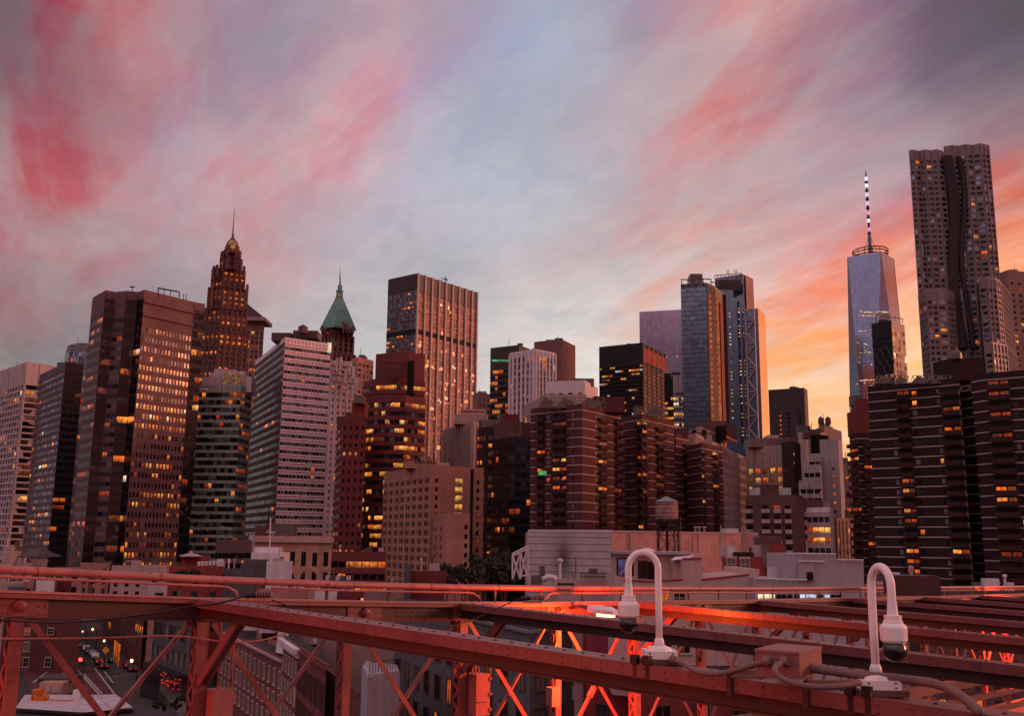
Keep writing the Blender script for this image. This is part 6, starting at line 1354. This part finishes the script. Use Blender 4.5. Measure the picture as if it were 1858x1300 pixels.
# street lamp
def road_lamp(i,label,energy,hide=False):
    root=thing('street_lamp',label,'street lamp',BP(i,.1,-.05))
    b=MB(); b.tube([BP(i,.05,-.10),BP(i,.35,-.045),BP(i,.62,-.06)],[.035,.035,.04],'conduit_grey',10); b.build('arm',root,True)
    b=MB(); A=lambda t,h,u: BP(i,t,h)+AX*u
    prof=[(.55,.055,.05),(.68,.075,.085),(1.0,.07,.12),(1.15,.02,.09)]
    vs=[]
    for t,hh,u in prof: vs+=[A(t,-.08+hh*.2,-u),A(t,-.08+hh,-u*.6),A(t,-.08+hh,u*.6),A(t,-.08+hh*.2,u),A(t,-.135,u*.9),A(t,-.135,-u*.9)]
    b.v=[tuple(v) for v in vs]; j=b.mat('camera_white')
    for k in range(3):
        for q in range(6): b.f.append((k*6+q,k*6+(q+1)%6,k*6+6+(q+1)%6,k*6+6+q)); b.mi.append(j)
    b.f.append((0,1,2,3,4,5)); b.f.append((18,19,20,21,22,23)); b.mi+=[j,j]; hd_=b.build('lamp_hood',root)
    b=MB(); b.obox(A(.78,-.185,-.08),NX*.28,AX*.16,UP*.05,'lamp_lens'); b.build('lens',hd_)
    ld=bpy.data.lights.new('lamp_light','AREA'); ld.shape='RECTANGLE'; ld.size=.28; ld.size_y=.16; ld.energy=energy; ld.color=(1.0,.085,.012); ld.spread=math.pi
    lo=bpy.data.objects.new('lamp_light',ld); sc.collection.objects.link(lo); lo.parent=root; lo.location=A(.92,-.20,0)-WORLD(root)
    ld2=bpy.data.lights.new('lamp_bulb','POINT'); ld2.energy=energy*.5; ld2.color=(1.0,.085,.012); ld2.shadow_soft_size=.05
    lo2=bpy.data.objects.new('lamp_bulb',ld2); sc.collection.objects.link(lo2); lo2.parent=root; lo2.location=A(1.0,-.27,0)-WORLD(root)
    return root
lit('lamp_lens',(1.0,.52,.16),9.0,.3,1.0,False)
road_lamp(3.12,'cobra head street lamp glowing orange behind the left dome camera',950)
road_lamp(12.2,'second orange street lamp far along the bridge under the crossing beams',1500)
road_lamp(-3.6,'orange street lamp just outside the left edge of the bridge',1500)
# ------------------------------------------------------------ dome cameras on the first beam
def t_at(px):   # where along the first beam the picture column px lies
    lo,hi=0,11.5
    for _ in range(40):
        m_=(lo+hi)/2; q=BP(0,m_,0)-EYE; r=_M.transposed()@q; x=PW/2+FPX*r.x/(-r.z)
        if x<px: lo=m_
        else: hi=m_
    return lo
def dome_cam(px,label,arm,h=.80,off=.0,drop=.22):
    t=t_at(px); o=BP(0,t,0)+AX*off; root=thing('security_camera',label,'security camera',o,'dome cameras on the beam')
    A=arm.normalized(); r=.12
    b=MB(); b.box(o.x-.13,o.x+.13,o.y-.11,o.y+.11,o.z+.045,o.z+.105,'camera_white'); b.lathe(o+UP*.105,[(.10,0),(.095,.02),(.05,.035)],'camera_white',16); bx_=b.build('base_box',root)
    b=MB(); b.lathe(o+UP*.13,[(.046,0),(.038,.05),(.030,.07)],'camera_white',16); P=[o+UP*.12,o+UP*.4,o+UP*(h-r-.02)]
    for k in range(13):
        a=math.pi*k/12; P.append(o+UP*(h-r+math.sin(a)*r*1.08)+A*(r-math.cos(a)*r))
    P+=[o+A*2*r+UP*(h-r-.08),o+A*2*r+UP*(h-r-drop)]
    b.tube(P,.0275,'camera_white',20); b.build('gooseneck',root,True)
    c=o+A*2*r+UP*(h-r-drop)
    b=MB(); b.lathe(c,[(.030,.10),(.034,.04),(.036,.01),(.056,.008),(.056,-.024),(.062,-.028),(.062,-.04),(.083,-.058),(.087,-.070),(.085,-.150),(.074,-.165)],'camera_white',28); hs_=b.build('housing',root,False)
    b=MB(); prof=[(.070,-.165),(.078,-.200)]
    for k in range(1,9):
        a=-.05+math.pi/2*k/8; prof.append((max(.003,.079*math.cos(a)),-.215-.076*math.sin(a)))
    b.lathe(c,[(.072,-.164),(.066,-.172),(.068,-.176),(.076,-.198)]+prof[2:],'dome_black',28); b.build('dome',hs_,True)
    b=MB()
    for k in range(4):
        x=(-.09,.09)[k%2];y=-.111 if k<4 else 0
        b.lathe(o+Vector((x,-.11,.06+.03*(k//2))),[(.008,0),(.006,.006)],'clamp_brown',6,ax=(0,-1,0))
    b.build('bolt',bx_)
    b=MB(); b.obox(o-Vector((.15,.13,0))+UP*.005,(.32,0,0),(0,.24,0),(0,0,.038),'clamp_brown')
    for u in (-.10,.02):
        q=o+NX*u-AX*.0; b.obox(q-AX*.19-NX*.022+UP*(-.115),NX*.044,AX*.018,UP*.15,'bridge_shaded'); b.obox(q-AX*.215-NX*.03+UP*(-.0),NX*.06,AX*.05,UP*.07,'cable_black')
    b.build('clamp',root)
    return o,c
o1,c1=dome_cam(1194,'left dome camera on a white gooseneck hanging over the lit street lamp',Vector((-1,.10,0)),.86,.02)
o2,c2=dome_cam(1589,'right dome camera on a white gooseneck beside the junction box conduit',Vector((.2,-.98,0)),.84,.02,.19)
# junction box
t=t_at(1425); o=BP(0,t,0)+AX*.16+UP*.03
root=thing('junction_box','rose painted steel junction box bolted behind the first crossing beam between the cameras','junction box',o)
ex=Vector((.985,-.05,0)).normalized()
A=W(1370,1180,7.2); C=W(1450,1187,7.0); E_=W(1490,1179,7.4); hgt=.175
def jb(b,z0,z1,gr,m): 
    q=[A,C,E_,A+(E_-C)]; cx=sum((v for v in q),Vector((0,0,0)))/4; q=[cx+(v-cx)*gr for v in q]; zt=A.z
    b.v+= [(v.x,v.y,zt+z0) for v in q]+[(v.x,v.y,zt+z1) for v in q]; i=len(b.v)-8; j=b.mat(m)
    for f in ((0,3,2,1),(4,5,6,7),(0,1,5,4),(1,2,6,5),(2,3,7,6),(3,0,4,7)): b.f.append(tuple(i+k for k in f)); b.mi.append(j)
b=MB(); jb(b,-hgt,-.012,1.0,'box_paint'); b.build('case',root); b=MB(); jb(b,-.012,.006,1.03,'box_paint'); b.build('lid',root)
b=MB(); bar(b,BP(0,t-.35,.03)-AX*.17,BP(0,t-.2,.03)+AX*.35,.05,.04,'clamp_brown'); bar(b,BP(0,t+.25,.03)-AX*.17,BP(0,t+.4,.03)+AX*.35,.05,.04,'clamp_brown')
for u in (-.35,.25): 
    q=BP(0,t+u,0); b.obox(q-AX*.19-NX*.02+UP*(-.13),NX*.04,AX*.018,UP*.17,'bridge_shaded')
b.build('bracket',root)
cond('flexible_conduit','conduit looping from the left camera base to the junction box',[W(1218,1198,8.1),W(1240,1205,7.9),W(1262,1219,7.7),W(1300,1224,7.5),W(1340,1216,7.35),W(1372,1206,7.2),W(1392,1201,7.12)],.020,'conduit_grey')
cond('flexible_conduit','conduit curling from the junction box front to the right camera base',[W(1424,1203,7.05),W(1410,1208,6.95),W(1407,1220,6.85),W(1425,1236,6.8),W(1470,1247,6.75),W(1520,1247,6.75),W(1560,1240,6.85)],.020,'conduit_grey')
cond('large_conduit','thick conduit leaving the right end of the junction box and dropping behind the beam',[W(1466,1214,7.2),W(1500,1218,7.1),W(1560,1226,7.0),W(1640,1234,6.9),W(1700,1243,6.7),W(1740,1262,6.5),W(1780,1296,6.3)],.030,'conduit_grey')
for x,y,D_,r_,lb in ((1392,1201,7.12,.034,'ring fitting at the left face of the junction box'),(1424,1202,7.05,.034,'ring fitting at the front face of the junction box'),(1466,1214,7.2,.052,'large ring fitting at the right face of the junction box'),(1222,1198,8.05,.034,'fitting where the conduit enters the left camera base')):
    b=MB(); b.lathe(W(x,y,D_),[(r_,-.02),(r_,.01),(r_*.75,.03)],'conduit_grey',12,ax=(.6,-.8,0)); tag(b.build('conduit_fitting'),lb,'fitting','conduit fittings')
b=MB(); b.obox(W(1630,1082,26),(1.1,0,0),(0,1,0),(0,0,.5),'bridge_shaded'); tag(b.build('equipment_box'),'brown box standing on the pipe behind the right camera neck','box')

for o in bpy.data.objects:
    for k in ('_w','_z'):
        if k in o.keys(): del o[k]
